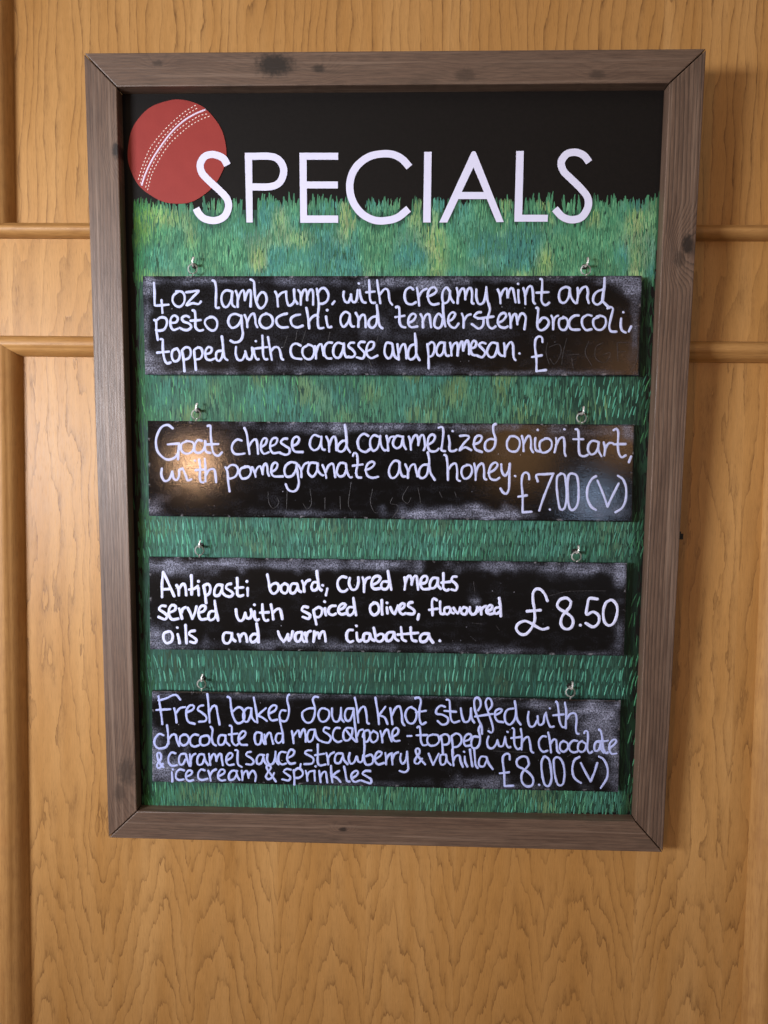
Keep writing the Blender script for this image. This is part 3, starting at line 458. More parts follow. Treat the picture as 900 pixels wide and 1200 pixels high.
letter('P', [(T_(*Q, "378,118 480,118 530,135 560,180 560,228 535,275 480,296 380,297"), 8.4)], [T_(*Q, "335,97 378,97 382,505 345,505")])
letter('E', [], [T_(*Q, "655,97 697,97 700,507 660,507"), T_(*Q, "697,97 882,97 882,138 697.4,138"), T_(*Q, "698.2,265 880,265 880,306 698.6,306"), T_(*Q, "699.6,464 882,464 882,507 700,507")])
letter('C', [(T_(*R, "475,192 430,142 370,113 300,110 220,130 150,185 112,260 107,340 130,415 180,480 250,518 320,524 400,505 470,450"), 8.7)], [])
letter('I', [], [T_(*R, "567,97 613,97 607,535 560,535")])
letter('A', [], [T_(*U, "-134,535 66,100 78,192 -84,535"), T_(*U, "66,100 74,94 86,94 93,100 78,192"), T_(*U, "93,100 266,532 220,532 78,192"), T_(*U, "5.2,346 142.2,346 160.6,390 -15.5,390")])
letter('L', [], [T_(*U, "343,92 390,92 380,487 332,487"), T_(*U, "332,487 540,487 537,530 332,530")])
letter('S, last of the word', [(T_(*U, "795,162 762,120 710,100 655,112 622,160 635,215 680,262 740,320 785,380 787,440 750,500 690,518 630,500 582,450"), 8.7)], [])

# ---- cricket ball, a thin painted disc
t = NT('red_ball_paint'); x, y, z = t.xyz(); nn = t.noise(t.vec(x, y, z), 60, 4); n2 = t.noise(t.vec(x, y, z), 500, 3)
t.bump(n2, .3, .0003)
M_RED = t.out(t.mix(nn, lin(150, 52, 46), lin(137, 43, 39)), .58, .35)
bcx, bcy, brx, bry = 207.5, 178, 57.8, 61
ring = []
for i in range(84):
    a = 2*math.pi*i/84; k = 1 + .006*math.sin(5*a+1) + .004*math.sin(11*a)
    ring.append((bcx+brx*k*math.cos(a), bcy+bry*k*math.sin(a)))
BY_ = PANEL_Y - .0009
L2 = pan(ring)
bm = poly_prism([(p[0], p[1]) for p in L2], BY_, PANEL_Y+.0002)
ball = link('cricket_ball', from_bm(bm, 'cricket_ball'), M_RED, board); ball['label'] = 'flat red cricket ball with a white stitched seam'
t = NT('seam_paint'); M_SEAM = t.out((.72, .62, .78), .55, .35)
t = NT('stitch_paint'); M_STITCH = t.out((.90, .74, .68), .55, .35)
def ribbon_bm(bm, C, w, y_base, h, mapper, capped=True, wjit=0.):
    """low painted bead along C (pixel coords), elliptical section, rounded ends"""
    C = np.array(C, float); n = len(C)
    if n < 2: return
    T = np.gradient(C, axis=0); T /= np.maximum(np.linalg.norm(T, axis=1), 1e-6)[:, None]
    ws = np.full(n, w/2.)
    if wjit: 
        ph = random.random()*6; ws *= 1 + wjit*np.sin(np.arange(n)*.55+ph)*.6 + wjit*.5*(RNG.random(n)-.5)
    if capped:
        c0 = C[0]-T[0]*w*.42; c1 = C[0]-T[0]*w*.24; e1 = C[-1]+T[-1]*w*.24; e0 = C[-1]+T[-1]*w*.42
        C = np.vstack([c0, c1, C, e1, e0]); T = np.vstack([T[0], T[0], T, T[-1], T[-1]])
        ws = np.concatenate([[ws[0]*.42, ws[0]*.83], ws, [ws[-1]*.83, ws[-1]*.42]])
    Nn = np.c_[-T[:,1], T[:,0]]; rows = []
    prof = ((-1, 0.), (-.72, .68), (0, 1.), (.72, .68), (1, 0.))
    for k, (s, hh) in enumerate(prof):
        q = mapper(C + Nn*(ws*s)[:, None]); hs = hh*h*np.where(ws < w*.3, .6, 1.) if capped else np.full(len(C), hh*h)
        rows.append([bm.verts.new((a[0], y_base - b + (.0001 if hh == 0 else 0), a[1])) for a, b in zip(q, hs)])
    for i in range(len(C)-1):
        for k in range(4): bm.faces.new((rows[k][i], rows[k][i+1], rows[k+1][i+1], rows[k+1][i])).smooth = True
    for i in (0, len(C)-1): bm.faces.new([rows[k][i] for k in range(5)])
T6 = lambda s: pt_tile((140,100), 6.0, s)
bm = bmesh.new(); ribbon_bm(bm, smooth_path(T6("158,706 185,625 235,520 300,420 370,330 450,255 530,205 610,172"), 2.), 2.2, BY_, .0003, pan, False)
link('seam', from_bm(bm, 'seam'), M_SEAM, ball)
bm = bmesh.new()
for row in ("135,665 165,570 215,450 290,350 370,265 460,190 545,138", "148,692 188,562 243,462 303,375 380,292 470,212 566,152",
            "186,720 212,620 262,510 330,405 400,325 500,255 570,215 640,200", "200,738 232,625 290,510 350,420 420,350 500,285 580,240 655,213"):
    C = smooth_path(T6(row), .35); acc = 0; seg = []; 
    for a, b in zip(C[:-1], C[1:]):
        acc += np.linalg.norm(b-a); ph = acc % 4.3
        if ph < 2.5: seg.append(a)
        else:
            if len(seg) > 1: ribbon_bm(bm, [seg[0], seg[len(seg)//2], seg[-1]], 1.15, BY_, .00028, pan, False)
            seg = []
tag(link('stitching', from_bm(bm, 'stitching'), M_STITCH, ball), kind='stuff')

# ---- painted grass: thousands of brush strokes of thick paint
def seg_dist(P, a, b):
    a = np.array(a); b = np.array(b); d = b-a; L = max(d@d, 1e-9); t = np.clip(((P-a)@d)/L, 0, 1)
    return np.linalg.norm(P-(a+t[:, None]*d), axis=1)
def near_letter(P, m):
    out = np.zeros(len(P), bool)
    for segs, half in LET:
        for a, b in segs: out |= seg_dist(P, a, b) < half + m
    return out
def vnoise(X, Y, s, seed):
    r = np.random.default_rng(seed).random((96, 96)); x = np.asarray(X)/s % 95; y = np.asarray(Y)/s % 95
    xi, yi = x.astype(int), y.astype(int); fx, fy = x-xi, y-yi; fx = fx*fx*(3-2*fx); fy = fy*fy*(3-2*fy)
    return (r[yi,xi]*(1-fx)+r[yi,xi+1]*fx)*(1-fy)+(r[yi+1,xi]*(1-fx)+r[yi+1,xi+1]*fx)*fy
VS, FS, CS = [], [], []
def edgeL(y): return 151 + (y-110)*.0155 + (14 if False else 0)
def edgeR(y): return 783 - (y-100)*.0455
def strokes(X, Y, Ln, Wd, lean, curve, col, h0=.00012, h1=.00045, edges=True):
    """X, Y = foot of each stroke; drawn upward"""
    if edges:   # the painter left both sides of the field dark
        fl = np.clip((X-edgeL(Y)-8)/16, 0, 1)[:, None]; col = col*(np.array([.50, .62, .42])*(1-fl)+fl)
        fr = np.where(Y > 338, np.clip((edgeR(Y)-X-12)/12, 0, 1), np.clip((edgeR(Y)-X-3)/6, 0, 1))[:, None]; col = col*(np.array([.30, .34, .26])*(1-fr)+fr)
    n = len(X); ts = np.array([0, .3, .7, 1.0]); prof = np.array([.6, 1., .95, .45])
    h = RNG.uniform(h0, h1, n); base = sum(len(v) for v in VS); V = np.zeros((n, 4, 3, 3))
    for i, (tt, pw) in enumerate(zip(ts, prof)):
        cx = X + lean*tt*Ln + curve*tt*tt*Ln; cy = Y - tt*Ln
        for j, s in enumerate((-1, 0, 1)):
            q = pan(np.c_[cx + s*Wd*pw/2, cy]); V[:, i, j, 0] = q[:, 0]; V[:, i, j, 2] = q[:, 1]
            V[:, i, j, 1] = PANEL_Y + (.00008 if s else -h*(.5+.5*pw))
    VS.append(V.reshape(-1, 3))
    idx = base + np.arange(n)[:, None]*12
    for i in range(3):
        for j in range(2):
            a = i*3+j; FS.append(np.hstack([idx+a, idx+a+1, idx+a+4, idx+a+3]))
    CS.append(np.repeat(col, 12, axis=0))
def pal(cols, n, w=None):
    c = np.array([lin(*q) for q in cols]); k = RNG.choice(len(c), n, p=w); return c[k]*RNG.uniform(.88, 1.12, (n, 1))
def mixc(a, b, f): return a*(1-f[:, None]) + b*f[:, None]
def scatter(n, y0, y1, xl=0, xr=0):
    Y = RNG.uniform(y0, y1, n); X = RNG.uniform(0, 1, n); L = edgeL(Y)+xl; Rr = edgeR(Y)-xr; return L+X*(Rr-L), Y
def ink(X, Y, base):
    """palette index by place: greener patches, teal patches"""
    return base
G = lambda *a: np.array(lin(*a))
# under-layer everywhere below the horizon, darker towards the painted borders of the panel
def under(n, y0, y1, c_left, c_right, dark, L=(16, 30), Wd=(3, 6)):
    X, Y = scatter(n, y0, y1, 3, 3); f = (X-150)/620; c = mixc(np.tile(G(*c_left), (n,1)), np.tile(G(*c_right), (n,1)), f)
    nz = vnoise(X, Y, 26, 3); c = c*(.55+.9*nz[:, None]); kk = RNG.random(n) < dark; c[kk] *= .6
    m = ~near_letter(np.c_[X, Y-9], 1.0)
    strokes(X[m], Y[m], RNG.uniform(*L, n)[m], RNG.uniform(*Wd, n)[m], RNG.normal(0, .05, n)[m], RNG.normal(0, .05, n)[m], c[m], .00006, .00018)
under(2600, 252, 340, (62,112,86), (66,120,88), .08)
under(3000, 330, 505, (56,104,82), (54,92,72), .10, (9,20), (2,4.5))
under(4200, 500, 672, (62,106,92), (50,84,70), .08, (8,18), (2,4.5))
under(4200, 660, 832, (50,92,82), (38,66,56), .08, (8,18), (2,4.5))
under(3000, 830, 958, (58,100,78), (44,80,62), .10, (8,18), (2,4.5))
# top field, dense and bright
def field(n, y0, y1, teal, green, yellow, L, Wd, lean=0.02, cut=None, seeds=(11, 12), xr=6, mult=1., halo=1.6):
    X, Y = scatter(n, y0, y1, 4, xr)
    a = vnoise(X, Y*1.3, 44, seeds[0]); b = vnoise(X+400, Y, 26, seeds[1])
    c = mixc(pal(green, n), pal(teal, n), np.clip((a-.45)*4, 0, 1)); c = mixc(c, pal(yellow, n), np.clip((b-.54)*3.5, 0, 1)*.8)
    c *= mult; c *= (.62+.62*vnoise(X+seeds[0]*9, Y*1.6, 13, 8))[:, None]; lf = np.clip((200-X)/40, 0, 1)[:, None]; c *= 1-lf*np.array([.35,.12,.45]); kk = RNG.random(n) < .10; c[kk] *= .6
    hz = 234 + 2.5*np.sin(X*.021) + 3*RNG.random(n) - 3
    ln = RNG.uniform(*L, n)
    m = (Y-ln > hz-RNG.uniform(0, 1.4, n)) & ~near_letter(np.c_[X, Y-ln*.5], halo) & ~near_letter(np.c_[X, Y-ln], halo) & ~near_letter(np.c_[X, Y], halo)
    r = ((X-bcx)/(brx+2.5))**2 + ((Y-ln-bcy)/(bry+2.5))**2 < 1; m &= ~r
    if cut is not None: m &= cut(X, Y)
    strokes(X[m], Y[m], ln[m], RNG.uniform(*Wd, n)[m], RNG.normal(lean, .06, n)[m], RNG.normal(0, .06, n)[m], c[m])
GR = [(76,138,104),(86,148,112),(66,124,92),(100,152,112)]
TE = [(66,130,118),(78,142,130),(58,114,110)]
YE = [(150,176,104),(124,164,96),(156,170,118)]
field(9000, 242, 332, TE, GR, YE, (7, 15), (1.0, 2.0), mult=1.08)
field(2200, 242, 330, [(104,168,148),(94,158,138)], [(106,168,126),(120,172,124)], [(166,184,122)], (4, 9), (.8, 1.5), mult=1.1, halo=2.0)
# rows behind and between the plaques
field(3600, 440, 505, [(66,120,106),(56,110,98)], [(64,114,90),(72,122,96),(52,98,78)], [(100,128,84)], (10, 20), (1.2, 2.4), 0, lambda X, Y: X < 560+160*RNG.random(len(X)))
def rows(y0, y1, pitch, step, cols, L, Wd, lean, x0=None, x1=None, skip=.1, jit=2., mult=1., edges=True):
    X, Y = [], []; y = y0
    while y <= y1:
        x = (edgeL(y)+5 if x0 is None else x0) + RNG.random()*step; xe = edgeR(y)-4 if x1 is None else x1
        while x < xe:
            if RNG.random() > skip: X.append(x+RNG.normal(0, step*.18)); Y.append(y+RNG.normal(0, jit))
            x += step*RNG.uniform(.75, 1.3)
        y += pitch
    X, Y = np.array(X), np.array(Y); n = len(X); c = pal(cols, n)*mult
    c *= (.65+.6*vnoise(X, Y, 30, 21))[:, None]
    le = np.array([lean(a) for a in X]) if callable(lean) else np.full(n, lean)
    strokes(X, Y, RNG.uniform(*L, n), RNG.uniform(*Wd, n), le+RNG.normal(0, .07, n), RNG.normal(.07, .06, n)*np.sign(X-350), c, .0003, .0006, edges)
BR_ = [(74,142,120),(84,152,132),(68,130,110)]
ln1 = lambda x: -.04 + .22*max(0, (x-380)/380)
MUT = dict(L=(6, 13), Wd=(1.2, 2.6))
field(2600, 604, 670, [(60,112,100),(70,122,108)], [(62,108,88),(54,98,82),(72,118,94)], [(76,104,80)], **MUT)
field(2200, 766, 830, [(52,102,92),(60,112,98)], [(48,88,74),(56,98,80)], [(60,80,62)], mult=.9, **MUT)
rows(452, 500, 12.5, 6.2, BR_, (9, 14), (1.5, 2.5), ln1, 440, None, .15)
rows(452, 500, 11, 7, [(70,140,108),(88,158,104)], (8, 14), (1.3, 2.4), .0, None, 440, .45)
rows(621, 664, 15.5, 5.6, BR_+[(96,166,144)], (11, 14), (1.7, 2.6), ln1, 168, None, .05, .8)
rows(626, 664, 14, 7.5, [(62,128,98),(70,136,104)], (8, 13), (1.3, 2.2), .05, 168, None, .3)
rows(782, 824, 16.5, 5.9, BR_+[(94,164,142)], (12, 16), (1.7, 2.6), ln1, 168, None, .05, .8)
rows(930, 954, 12, 4.6, BR_+[(92,156,120)], (9, 13), (1.3, 2.2), lambda x: -.03+.12*max(0,(x-400)/350), 172, None, .1)
field(1500, 922, 956, [(64,116,100)], [(60,108,84),(70,122,94)], [(98,128,92)], (8, 18), (1.2, 2.2), .02, lambda X, Y: Y > 930)
# dark borders of the painting down both sides
rows(350, 620, 21, 5, [(36,74,42),(44,84,50)], (16, 26), (1.2, 2.4), .0, 158, 172, .2, edges=False)
rows(640, 950, 21, 6, [(30,66,44),(36,76,52)], (12, 20), (1.2, 2.0), .05, 163, 176, .3)
rows(345, 620, 19, 6, [(44,88,54),(34,70,46),(60,112,72)], (11, 16), (1.3, 2.2), .18, 747, 762, .35, edges=False)
rows(620, 940, 23, 6.5, [(52,104,70),(64,124,88)], (12, 18), (1.3, 2.1), .22, 734, 748, .25, edges=False)
# thin dark green ground coat under the strokes, ragged towards the sky
gx = np.linspace(0, 1, 60); gy = np.linspace(246, 952, 90); gv = []; gc = []
for yy in gy:
    for u_ in gx:
        xx_ = edgeL(yy)+7 + u_*(edgeR(yy)-9-edgeL(yy)-7); gv.append((xx_, yy)); f_ = u_; e_ = min(1, .35+max(0, xx_-edgeL(yy)-8)/24)*(min(1, .2+max(0, edgeR(yy)-xx_-12)/16) if yy > 338 else 1)
        k_ = .55+.9*float(vnoise(np.array([xx_]), np.array([yy]), 18, 5)[0]); gc.append(G(44,80,68)*(1-f_)*k_ + G(34,60,50)*f_*k_); gc[-1] = gc[-1]*e_
b0 = sum(len(v) for v in VS); q_ = pan(gv); VS.append(np.c_[q_[:,0], np.full(len(q_), PANEL_Y-.00004), q_[:,1]])
FS.append(np.array([[b0+r*60+k, b0+r*60+k+1, b0+(r+1)*60+k+1, b0+(r+1)*60+k] for r in range(89) for k in range(59)])); CS.append(np.array(gc))
V = np.concatenate(VS); F = np.concatenate(FS); C = np.concatenate(CS)
# keep strokes inside the opening
me = bpy.data.meshes.new('painted_grass')
me.vertices.add(len(V)); me.vertices.foreach_set('co', V.ravel())
me.loops.add(F.size); me.loops.foreach_set('vertex_index', F.ravel().astype(np.int32))
me.polygons.add(len(F)); me.polygons.foreach_set('loop_start', np.arange(len(F), dtype=np.int32)*4)
me.update(calc_edges=True)
ca = me.color_attributes.new('paint', 'FLOAT_COLOR', 'POINT'); ca.data.foreach_set('color', np.c_[C, np.ones(len(C))].ravel())
t = NT('grass_paint'); x, y, z = t.xyz(); nn = t.noise(t.vec(t.op('MULTIPLY', x, 1600), y, t.op('MULTIPLY', z, 260)), 1, 3)
hs = t.n.new('ShaderNodeHueSaturation'); t.l.new(t.attr('paint', 0), hs.inputs['Color']); t.put(hs.inputs['Value'], t.rng(nn, .25, .75, .72, 1.2))
t.bump(nn, .3, .0002)
t.put(hs.inputs['Saturation'], 1.0)
M_GRASS = t.out(hs.outputs[0], .6, .2)
tag(link('painted_grass', me, M_GRASS, board), kind='stuff')
# underpainting sheet, a thin film of dark green below the horizon
# (drawn as the strokes above; the black panel shows between them)

# ================================================================= HANGING HARDWARE
t = NT('nickel_wire'); nn = t.noise(t.vec(*t.xyz()), 900, 2)
M_METAL = t.out(t.mix(nn, (1.,.97,.93), (.86,.83,.8)), .30, 1.0, .35)
M_HOLE = plain('dark_screw_hole', lin(20, 16, 12), .7)
def wire(pts, r, name, parent, mat=None, n=8, taper=None):
    P = [Vector(p) for p in pts]; bm = bmesh.new(); rings = []; up = Vector((0.3, 0.2, 1)).normalized()
    for i, p in enumerate(P):
        d = (P[min(i+1, len(P)-1)] - P[max(i-1, 0)]).normalized()
        a = d.cross(up); a = a.normalized() if a.length > 1e-5 else d.orthogonal().normalized(); b = d.cross(a).normalized()
        rr = r*(taper[i] if taper else 1)
        rings.append([bm.verts.new(p + (a*math.cos(2*math.pi*k/n)+b*math.sin(2*math.pi*k/n))*rr) for k in range(n)])
        up = b
    for i in range(len(P)-1):
        for k in range(n): bm.faces.new((rings[i][k], rings[i][(k+1)%n], rings[i+1][(k+1)%n], rings[i+1][k]))
    bm.faces.new(rings[0]); bm.faces.new(rings[-1][::-1])
    return link(name, from_bm(bm, name, True), mat or M_METAL, parent)

# ================================================================= CHALKBOARD STRIPS
INKCOL = [((.62,.66,.92), (.49,.53,.80)), ((.57,.60,.85), (.45,.48,.74)), ((.74,.77,1.0), (.64,.67,.96)), ((.52,.58,.95), (.40,.46,.82))]
def ink_mat(i):
    a, b = INKCOL[i]; t = NT('chalk_ink'); x, y, z = t.xyz()
    nn = t.noise(t.vec(x, y, z), 420, 4, .65); n2 = t.noise(t.vec(x, y, z), 90, 2)
    c = t.mix(t.rng(t.op('ADD', nn, t.op('MULTIPLY', n2, .5)), .5, .95), a, b); n3 = t.noise(t.vec(x, y, z), 800, 3, .7); c = t.mix(t.rng(n3, .52, .74, 0., .55), c, (.22,.23,.36)); t.bump(nn, .4, .0002)
    return t.out(c, .75, .2)
def slate_mat(i):
    t = NT('blackboard_varnish'); x, y, z = t.xyz(); v = t.vec(x, y, z)
    dust = t.attr('chalk'); edge = t.attr('worn')
    n1 = t.noise(v, 260, 6, .75); n2 = t.noise(v, 60, 4, .6); n3 = t.noise(t.vec(t.op('MULTIPLY', x, 40), y, t.op('MULTIPLY', z, 70)), 1, 4, .6)
    nh = t.noise(v, 520, 5, .85)
    wipe = t.noise(t.vec(t.op('MULTIPLY', x, 26), y, t.op('MULTIPLY', z, 150)), 1, 4, .65)
    d = t.op('MULTIPLY', t.clamp(t.op('MULTIPLY', dust, .95)), t.rng(nh, .42, .62, .12, 1.5))
    d = t.op('MULTIPLY', d, t.rng(n1, .34, .62, .5, 1.1)); d = t.op('MULTIPLY', d, t.rng(t.op('ADD', t.op('MULTIPLY', wipe, .6), t.op('MULTIPLY', n2, .4)), .38, .60, .35, 1.15))
    film = t.op('MULTIPLY', t.op('MULTIPLY', t.rng(n3, .5, .75), t.rng(nh, .45, .7)), .09)
    spots = t.n.new('ShaderNodeTexVoronoi'); spots.inputs['Scale'].default_value = 190; t.put(spots.inputs['Vector'], v)
    sp = t.op('MULTIPLY', t.rng(spots.outputs['Distance'], .07, .14, 1., 0.), t.rng(t.noise(v, 22, 3, .7), .56, .66))
    wn = t.rng(t.n.new('ShaderNodeTexWhiteNoise').outputs[0], 0, 1)
    pick = t.n.new('ShaderNodeSeparateColor'); t.l.new(spots.outputs['Color'], pick.inputs[0])
    sp = t.op('MULTIPLY', sp, t.rng(pick.outputs[0], .62, .66))
    c = t.mix(t.clamp(t.op('ADD', d, film)), (.0042,.0036,.0038), (.33,.35,.48))
    c = t.mix(t.op('MULTIPLY', sp, .8), c, (.45,.45,.55))
    ew = t.op('MULTIPLY', edge, t.rng(t.noise(v, 90, 4, .7), .57, .70))
    c = t.mix(t.op('MULTIPLY', ew, .5), c, (.46,.45,.50))
    peel = t.noise(t.vec(t.op('MULTIPLY', x, 420), y, t.op('MULTIPLY', z, 620)), 1, 3, .6, .4)
    bp = t.n.new('ShaderNodeBump'); bp.inputs['Strength'].default_value = PEEL[i]; bp.inputs['Distance'].default_value = .0006
    t.l.new(peel, bp.inputs['Height']); t.l.new(bp.outputs[0], t.b.inputs['Normal'])
    t.put(t.b.inputs['Coat Weight'], .0)
    return t.out(c, t.op('ADD', ROUGH[i], t.op('MULTIPLY', t.clamp(d), .35)), .24)
PEEL = (.07, .085, .05, .05); ROUGH = (.18, .09, .24, .24)
QUAD = [[(167,323.5),(752.3,323),(748.8,440.5),(170,439)], [(173,493),(743.7,497.5),(740.8,611.7),(174.5,604.7)],
        [(174.7,652.5),(735,660),(731.3,768.7),(175.8,761)], [(178,809.7),(727.5,821),(724.7,928.3),(178.5,916)]]
HOOKS = [[(225,321),(687,322)], [(229,492),(682,496)], [(233,652),(676,659)], [(235.5,809),(669,818.5)]]
TILT = [(-.4, 0), (-1.1, -.1), (.1, .1), (.3, 0)]        # degrees about x and z: each strip hangs a little differently
INKW = (3.2, 3.05, 3.65, 2.85)
# chalk dust: (px, py, rx, ry, strength)
DUST = [
 [(470,331,60,6,.75),(505,335,22,7,.6),(360,329,45,6,.5),(250,329,80,5,.35),(600,327,90,4,.35),(738,334,20,12,1.0),(725,328,28,6,.7),(173,335,8,16,.7),(172,385,5,60,.4),(180,424,22,14,.38),(230,436,90,5,.3),(400,433,60,7,.35),(510,434,50,6,.3),(560,385,34,20,.12),(495,380,26,14,.28),(744,385,5,40,.4),(640,437,90,3,.4),(447,386,22,12,.25),(300,370,140,60,.05)],
 [(540,601,55,8,1.0),(585,604,35,6,.8),(500,603,22,7,.6),(380,500,70,6,.6),(455,501,60,6,.6),(560,501,60,5,.45),(735,505,10,10,.5),(180,596,14,12,.5),(240,520,80,50,.05),(360,601,50,4,.3),(715,600,30,10,.22),(690,505,50,8,.18),(700,590,40,14,.14)],
 [(190,664,26,8,.8),(260,661,70,6,.75),(370,662,80,7,.85),(455,662,30,7,.8),(590,664,50,6,.6),(680,666,60,7,.75),(728,672,9,18,.8),(215,668,40,10,.25),(182,745,14,18,.8),(200,756,28,8,.5),(340,754,60,6,.5),(420,758,60,4,.35),(540,758,60,5,.25),(590,763,40,4,.45),(726,740,7,20,.5),(560,704,6,4,.7),(700,766,40,3,.35)],
 [(190,900,26,20,1.0),(182,880,10,26,.7),(235,914,45,5,.5),(705,850,22,28,1.0),(690,833,40,10,.9),(722,880,7,30,.8),(640,826,50,5,.6),(560,816,120,4,.4),(320,816,90,4,.3),(560,916,35,6,.55),(600,922,50,5,.35),(420,918,60,4,.25),(185,815,12,5,.6),(722,915,8,14,.4),(715,905,12,20,.25)]]
def parse_words(s):
    strokes_ = []; cur = []; tile = None
    for tok in s.split():
        if tok.startswith('@'): tile = TILE[tok[1:]]
        elif tok == '|':
            if cur: strokes_.append(cur)
            cur = []
        else:
            dot = tok.startswith('.')
            a, b = map(float, tok.lstrip('.').split(',')); p = (tile[0]+a/6, tile[1]+b/6)
            if dot: strokes_.append([p, (p[0]+.5, p[1]+.3)])
            else: cur.append(p)
    if cur: strokes_.append(cur)
    return [q for q in strokes_ if len(q) > 1]
GHOST = {
 0: "@D 250,490 240,560 262,640 | 262,520 330,500 345,560 300,640 265,600 | 385,460 360,560 350,640 | 390,575 470,570 | 420,600 430,670 | 540,480 515,560 560,650 | 640,490 590,520 590,600 650,630 680,600 690,560 640,575 | 740,490 745,620 | 740,490 820,485 | 745,555 800,550 | 840,440 885,520 875,620 830,690 | @B 260,400 250,470 | 320,405 290,500 | 190,440 165,520 | 490,415 470,500 | 830,440 810,520 | 300,590 320,630 350,645 | 760,600 785,660",
 1: "@F 55,520 60,590 90,635 130,600 120,560 | 190,500 185,635 | 300,600 330,640 360,600 350,500 | 455,560 455,640 | 560,550 565,640 | 640,450 620,600 640,650 | 790,500 775,590 800,660 825,665 | @G 60,560 45,600 90,610 100,640 60,700 | 170,480 130,560 165,600 190,560 | 240,490 260,600 | 390,520 410,560 | 500,520 510,555",
 2: "@J 370,620 380,650 | 440,630 470,655 515,625 | @K 630,190 640,270 | 610,575 645,605 | 790,500 810,530 | 620,480 690,488 | @L 290,290 400,262 520,255 690,255",
 3: "@O 780,600 770,700 | 770,450 850,455 | @P 30,455 170,462 | 450,490 480,470"}
eye_t = NT('erased'); xx = eye_t.xyz(); nn = eye_t.noise(eye_t.vec(*xx), 500, 3); M_GHOST = eye_t.out(eye_t.mix(eye_t.rng(nn, .4, .65), (.008,.007,.008), (.055,.052,.06)), .5, .3)
LABELS = ['black chalkboard strip about lamb rump with mint and pesto gnocchi, topmost of the four',
          'black chalkboard strip about goat cheese tart, with warm lamp glow on its left end',
          'black chalkboard strip about an antipasti board, priced 8.50 in large figures',
          'black chalkboard strip about a baked dough knot, lowest, with four crowded lines']
PTH = .004
for i in range(4):
    ax, az = (math.radians(a) for a in TILT[i])
    qb = np.mean([blocal(*p, PANEL_Y) for p in QUAD[i]], axis=0)
    # plane through a point 11 mm in front of the panel, tilted slightly
    y_front = PANEL_Y - .0105
    n = BY*math.cos(ax)*math.cos(az) + BZ*math.sin(ax) + BX*math.sin(az); n = n/np.linalg.norm(n)
    c0 = blocal(*np.mean(QUAD[i], axis=0), y_front); p0 = BO + BX*c0[0] + BY*c0[1] + BZ*c0[2]
    X = BX - n*np.dot(BX, n); X /= np.linalg.norm(X); Z = np.cross(X, n); Z = Z if np.dot(Z, BZ) > 0 else -Z
    corners_w = [hit(*p, p0, n) for p in QUAD[i]]
    org = (corners_w[2]+corners_w[3])/2
    fr = frame_of(org, X, n, Z)
    root = bpy.data.objects.new('menu_strip', None); COL.objects.link(root); root.matrix_world = fr; root.empty_display_size = .05
    tag(root, LABELS[i], 'chalkboard', 'chalkboard strips hanging on the specials board')
    def pl(P, org=org, X=X, n=n, Z=Z, p0=p0):
        out = []
        for p in P:
            q = hit(p[0], p[1], p0, n) - org; out.append((np.dot(q, X), np.dot(q, Z)))
        return np.array(out)
    cs = [to_local(org, X, n, Z, c) for c in corners_w]; cs = [np.array((c[0], c[2])) for c in cs]
    # slate: gridded front carrying the chalk-dust mask, eased corners, real thickness
    nx, nz = 300, 60; verts = []; dust = []; worn = []; QP = np.array(QUAD[i])
    us = np.concatenate([[0, .0022], np.linspace(.006, .994, nx-3), [.9978, 1]]); vs_ = np.concatenate([[0, .012], np.linspace(.03, .97, nz-3), [.988, 1]])
    UU, VV = np.meshgrid(us, vs_)
    def bil(Cn, u, v): return Cn[0]*(1-u)*(1-v)+Cn[1]*u*(1-v)+Cn[2]*u*v+Cn[3]*(1-u)*v
    PXg = np.array([bil(QP, u, v) for u, v in zip(UU.ravel(), VV.ravel())])
    LOC = np.array([bil(cs, u, v) for u, v in zip(UU.ravel(), VV.ravel())])
    D = np.zeros(len(PXg))
    for (a, b, ra, rb, s) in DUST[i]:
        wv = 1+.9*(vnoise(PXg[:,0], PXg[:,1], 11, 60+i)-.5); rr = (((PXg[:,0]-a)/ra)**2 + ((PXg[:,1]-b)/(rb*.9))**2)*wv*wv; D += s*np.exp(-rr*1.5)
    D *= .75 + .5*vnoise(PXg[:,0]*1., PXg[:,1]*1., 7, 40+i)
    nu, nv = len(us), len(vs_)
    E = np.zeros(len(PXg)); ug, vg = UU.ravel(), VV.ravel()
    E[(ug < .0045) | (ug > .996) | (vg < .02) | (vg > .985)] = 1.
    yb = np.where((ug == 0) | (ug == 1) | (vg == 0) | (vg == 1), .0005, 0.)
    co = np.c_[LOC[:,0], yb, LOC[:,1]]
    faces = []
    for v in range(nv-1):
        for u in range(nu-1): a = v*nu+u; faces.append((a, a+1, a+nu+1, a+nu))
    base = len(co); border = [u for u in range(nu)] + [v*nu+nu-1 for v in range(1, nv)] + [(nv-1)*nu+u for u in range(nu-2, -1, -1)] + [v*nu for v in range(nv-2, 0, -1)]
    bk = co[border].copy(); bk[:,1] = PTH; co = np.vstack([co, bk]); m = len(border)
    for k in range(m): faces.append((border[k], base+k, base+(k+1)%m, border[(k+1)%m]))
    faces.append(tuple(base+k for k in range(m)))
    me = bpy.data.meshes.new('slate'); me.from_pydata(co.tolist(), [], faces)
    for nm, arr in (('chalk', D), ('worn', E)):
        at = me.attributes.new(nm, 'FLOAT', 'POINT'); at.data.foreach_set('value', np.concatenate([arr, np.zeros(m)]))
    bm = bmesh.new(); bm.from_mesh(me); bmesh.ops.recalc_face_normals(bm, faces=bm.faces); bm.to_mesh(me); bm.free()
    link('slate', me, slate_mat(i), root)
    mat = ink_mat(i)
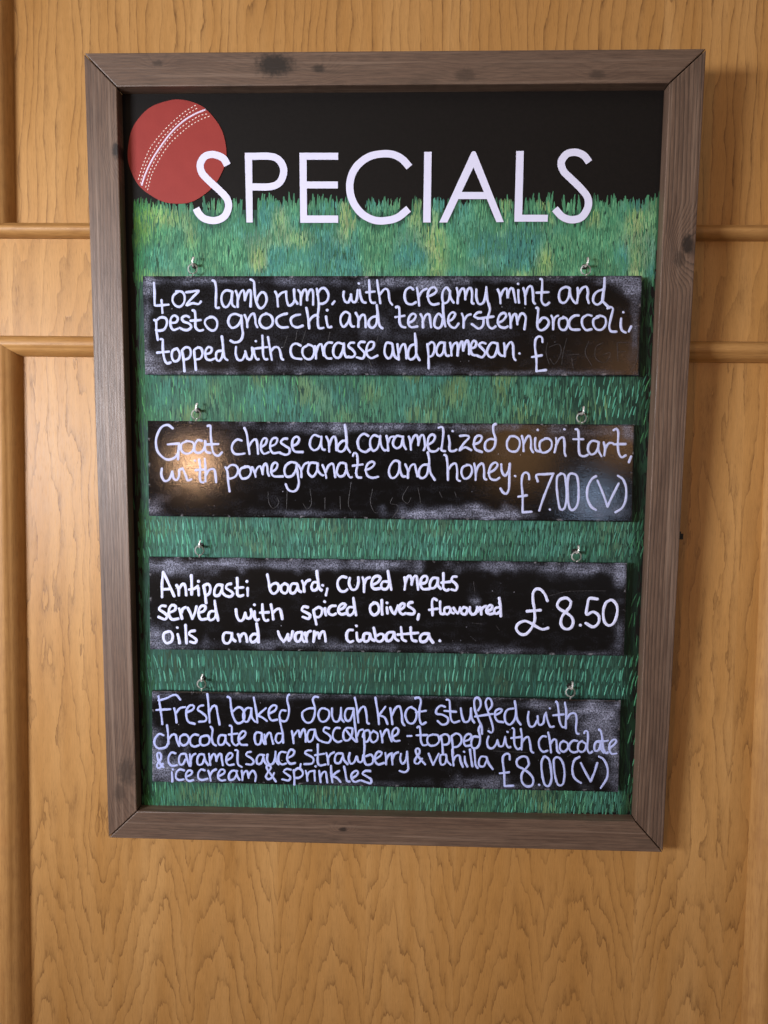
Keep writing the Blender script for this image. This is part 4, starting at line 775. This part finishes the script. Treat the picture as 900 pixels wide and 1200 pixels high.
    for w, s in WORDS[i]:
        bm = bmesh.new()
        for k, st in enumerate(parse_words(s)):
            ww = INKW[i]*random.uniform(.93, 1.05)
            ribbon_bm(bm, smooth_path(st, 1.6), ww, 0., .00022+.00004*random.random()+.000004*k, pl, True, .17)
        o = link('handwriting', from_bm(bm, 'handwriting'), mat, root); o['label'] = 'chalk pen writing: ' + w
    bm = bmesh.new()
    for st in parse_words(GHOST[i]): ribbon_bm(bm, smooth_path(st, 2.), .9, 0., .00005, pl, True, .3)
    tag(link('erased_writing', from_bm(bm, 'erased_writing'), M_GHOST, root), 'faint scratches left by rubbed out writing', kind='stuff')
    # eye rings on the strip, hooks on the board
    for (hx, hy) in HOOKS[i]:
        rpx = 5.9; c = pl([(hx, hy-rpx-.6)])[0]; rad = rpx*PXS*.93
        pts = []; N_ = 26
        for k in range(N_+1):
            a = math.radians(-95 + 350*k/N_); pts.append((c[0]+rad*math.cos(a)*.97, .002 + .0006*math.sin(a*.5), c[1]+rad*math.sin(a)))
        pts = [(c[0]-.0002, .002, c[1]-rad-.006), (c[0]-.0001, .002, c[1]-rad-.002)] + pts
        wire(pts, .00105, 'eye_ring', root)
        # hook: from a dark hole in the panel, out and up in a J that carries the ring
        wc = org + X*c[0] + n*.002 + Z*(c[1]+rad)
        l = to_local(BO, BX, BY, BZ, wc); hk = []
        hk.append((l[0], PANEL_Y+.002, l[2]-.0002)); hk.append((l[0], PANEL_Y-.004, l[2]-.0004))
        hk.append((l[0], l[1]+.0015, l[2]-.0013))
        for k in range(10):
            a = math.radians(-90 + 18*k); hk.append((l[0]+.0002*k, l[1]-.0042*math.sin(math.radians(20*k))*.9, l[2]-.0012+.0046*(1-math.cos(math.radians(17*k)))))
        wire(hk, .00125, 'hook', board)
        bm = bmesh.new(); bmesh.ops.create_cone(bm, cap_ends=True, segments=16, radius1=.0034, radius2=.0028, depth=.0016)
        bmesh.ops.rotate(bm, verts=bm.verts, cent=(0,0,0), matrix=Matrix.Rotation(math.radians(90), 3, 'X'))
        bmesh.ops.translate(bm, verts=bm.verts, vec=(l[0], PANEL_Y-.0008, l[2]-.0004))
        link('hook_boss', from_bm(bm, 'hook_boss'), M_HOLE, board)
    if i == 1: GL = (p0, n)
    if i == 0: GL0 = (p0, n)
# small black bracket end peeping out behind the right rail
q = blocal(797, 629, -.010); bm = bmesh.new(); box(bm, q[0]-.012, q[0]+.0042, -.009, -.006, q[2]-.0035, q[2]+.0035)
box(bm, q[0]-.0022, q[0]+.0012, -.0095, -.0065, q[2]+.0036, q[2]+.0062)
link('bracket', from_bm(bm, 'bracket'), M_HOLE, board)['label'] = 'tiny black bracket end showing behind the right rail'

# lamps of the room, seen mirrored in the varnish of the second strip
mirror_lamp('room_lamp_left', 228, 543, GL[1], GL[0], 2.2, 22, (1.0, .58, .32), .04)
mirror_lamp('room_lamp_right', 606, 528, GL[1], GL[0], 3.2, 9, (1.0, .52, .20), .22)
mirror_lamp('room_lamp_far_right', 728, 518, GL[1], GL[0], 3.2, 5, (1.0, .52, .22), .12)
mirror_lamp('room_lamp_low', 738, 433, GL0[1], GL0[0], 3.2, 7, (1.0, .50, .22), .10)
mirror_lamp('far_window', 694, 586, GL[1], GL[0], 3.5, 11, (.50, .68, 1.0), .08)

S.render.resolution_x = 768; S.render.resolution_y = 1024
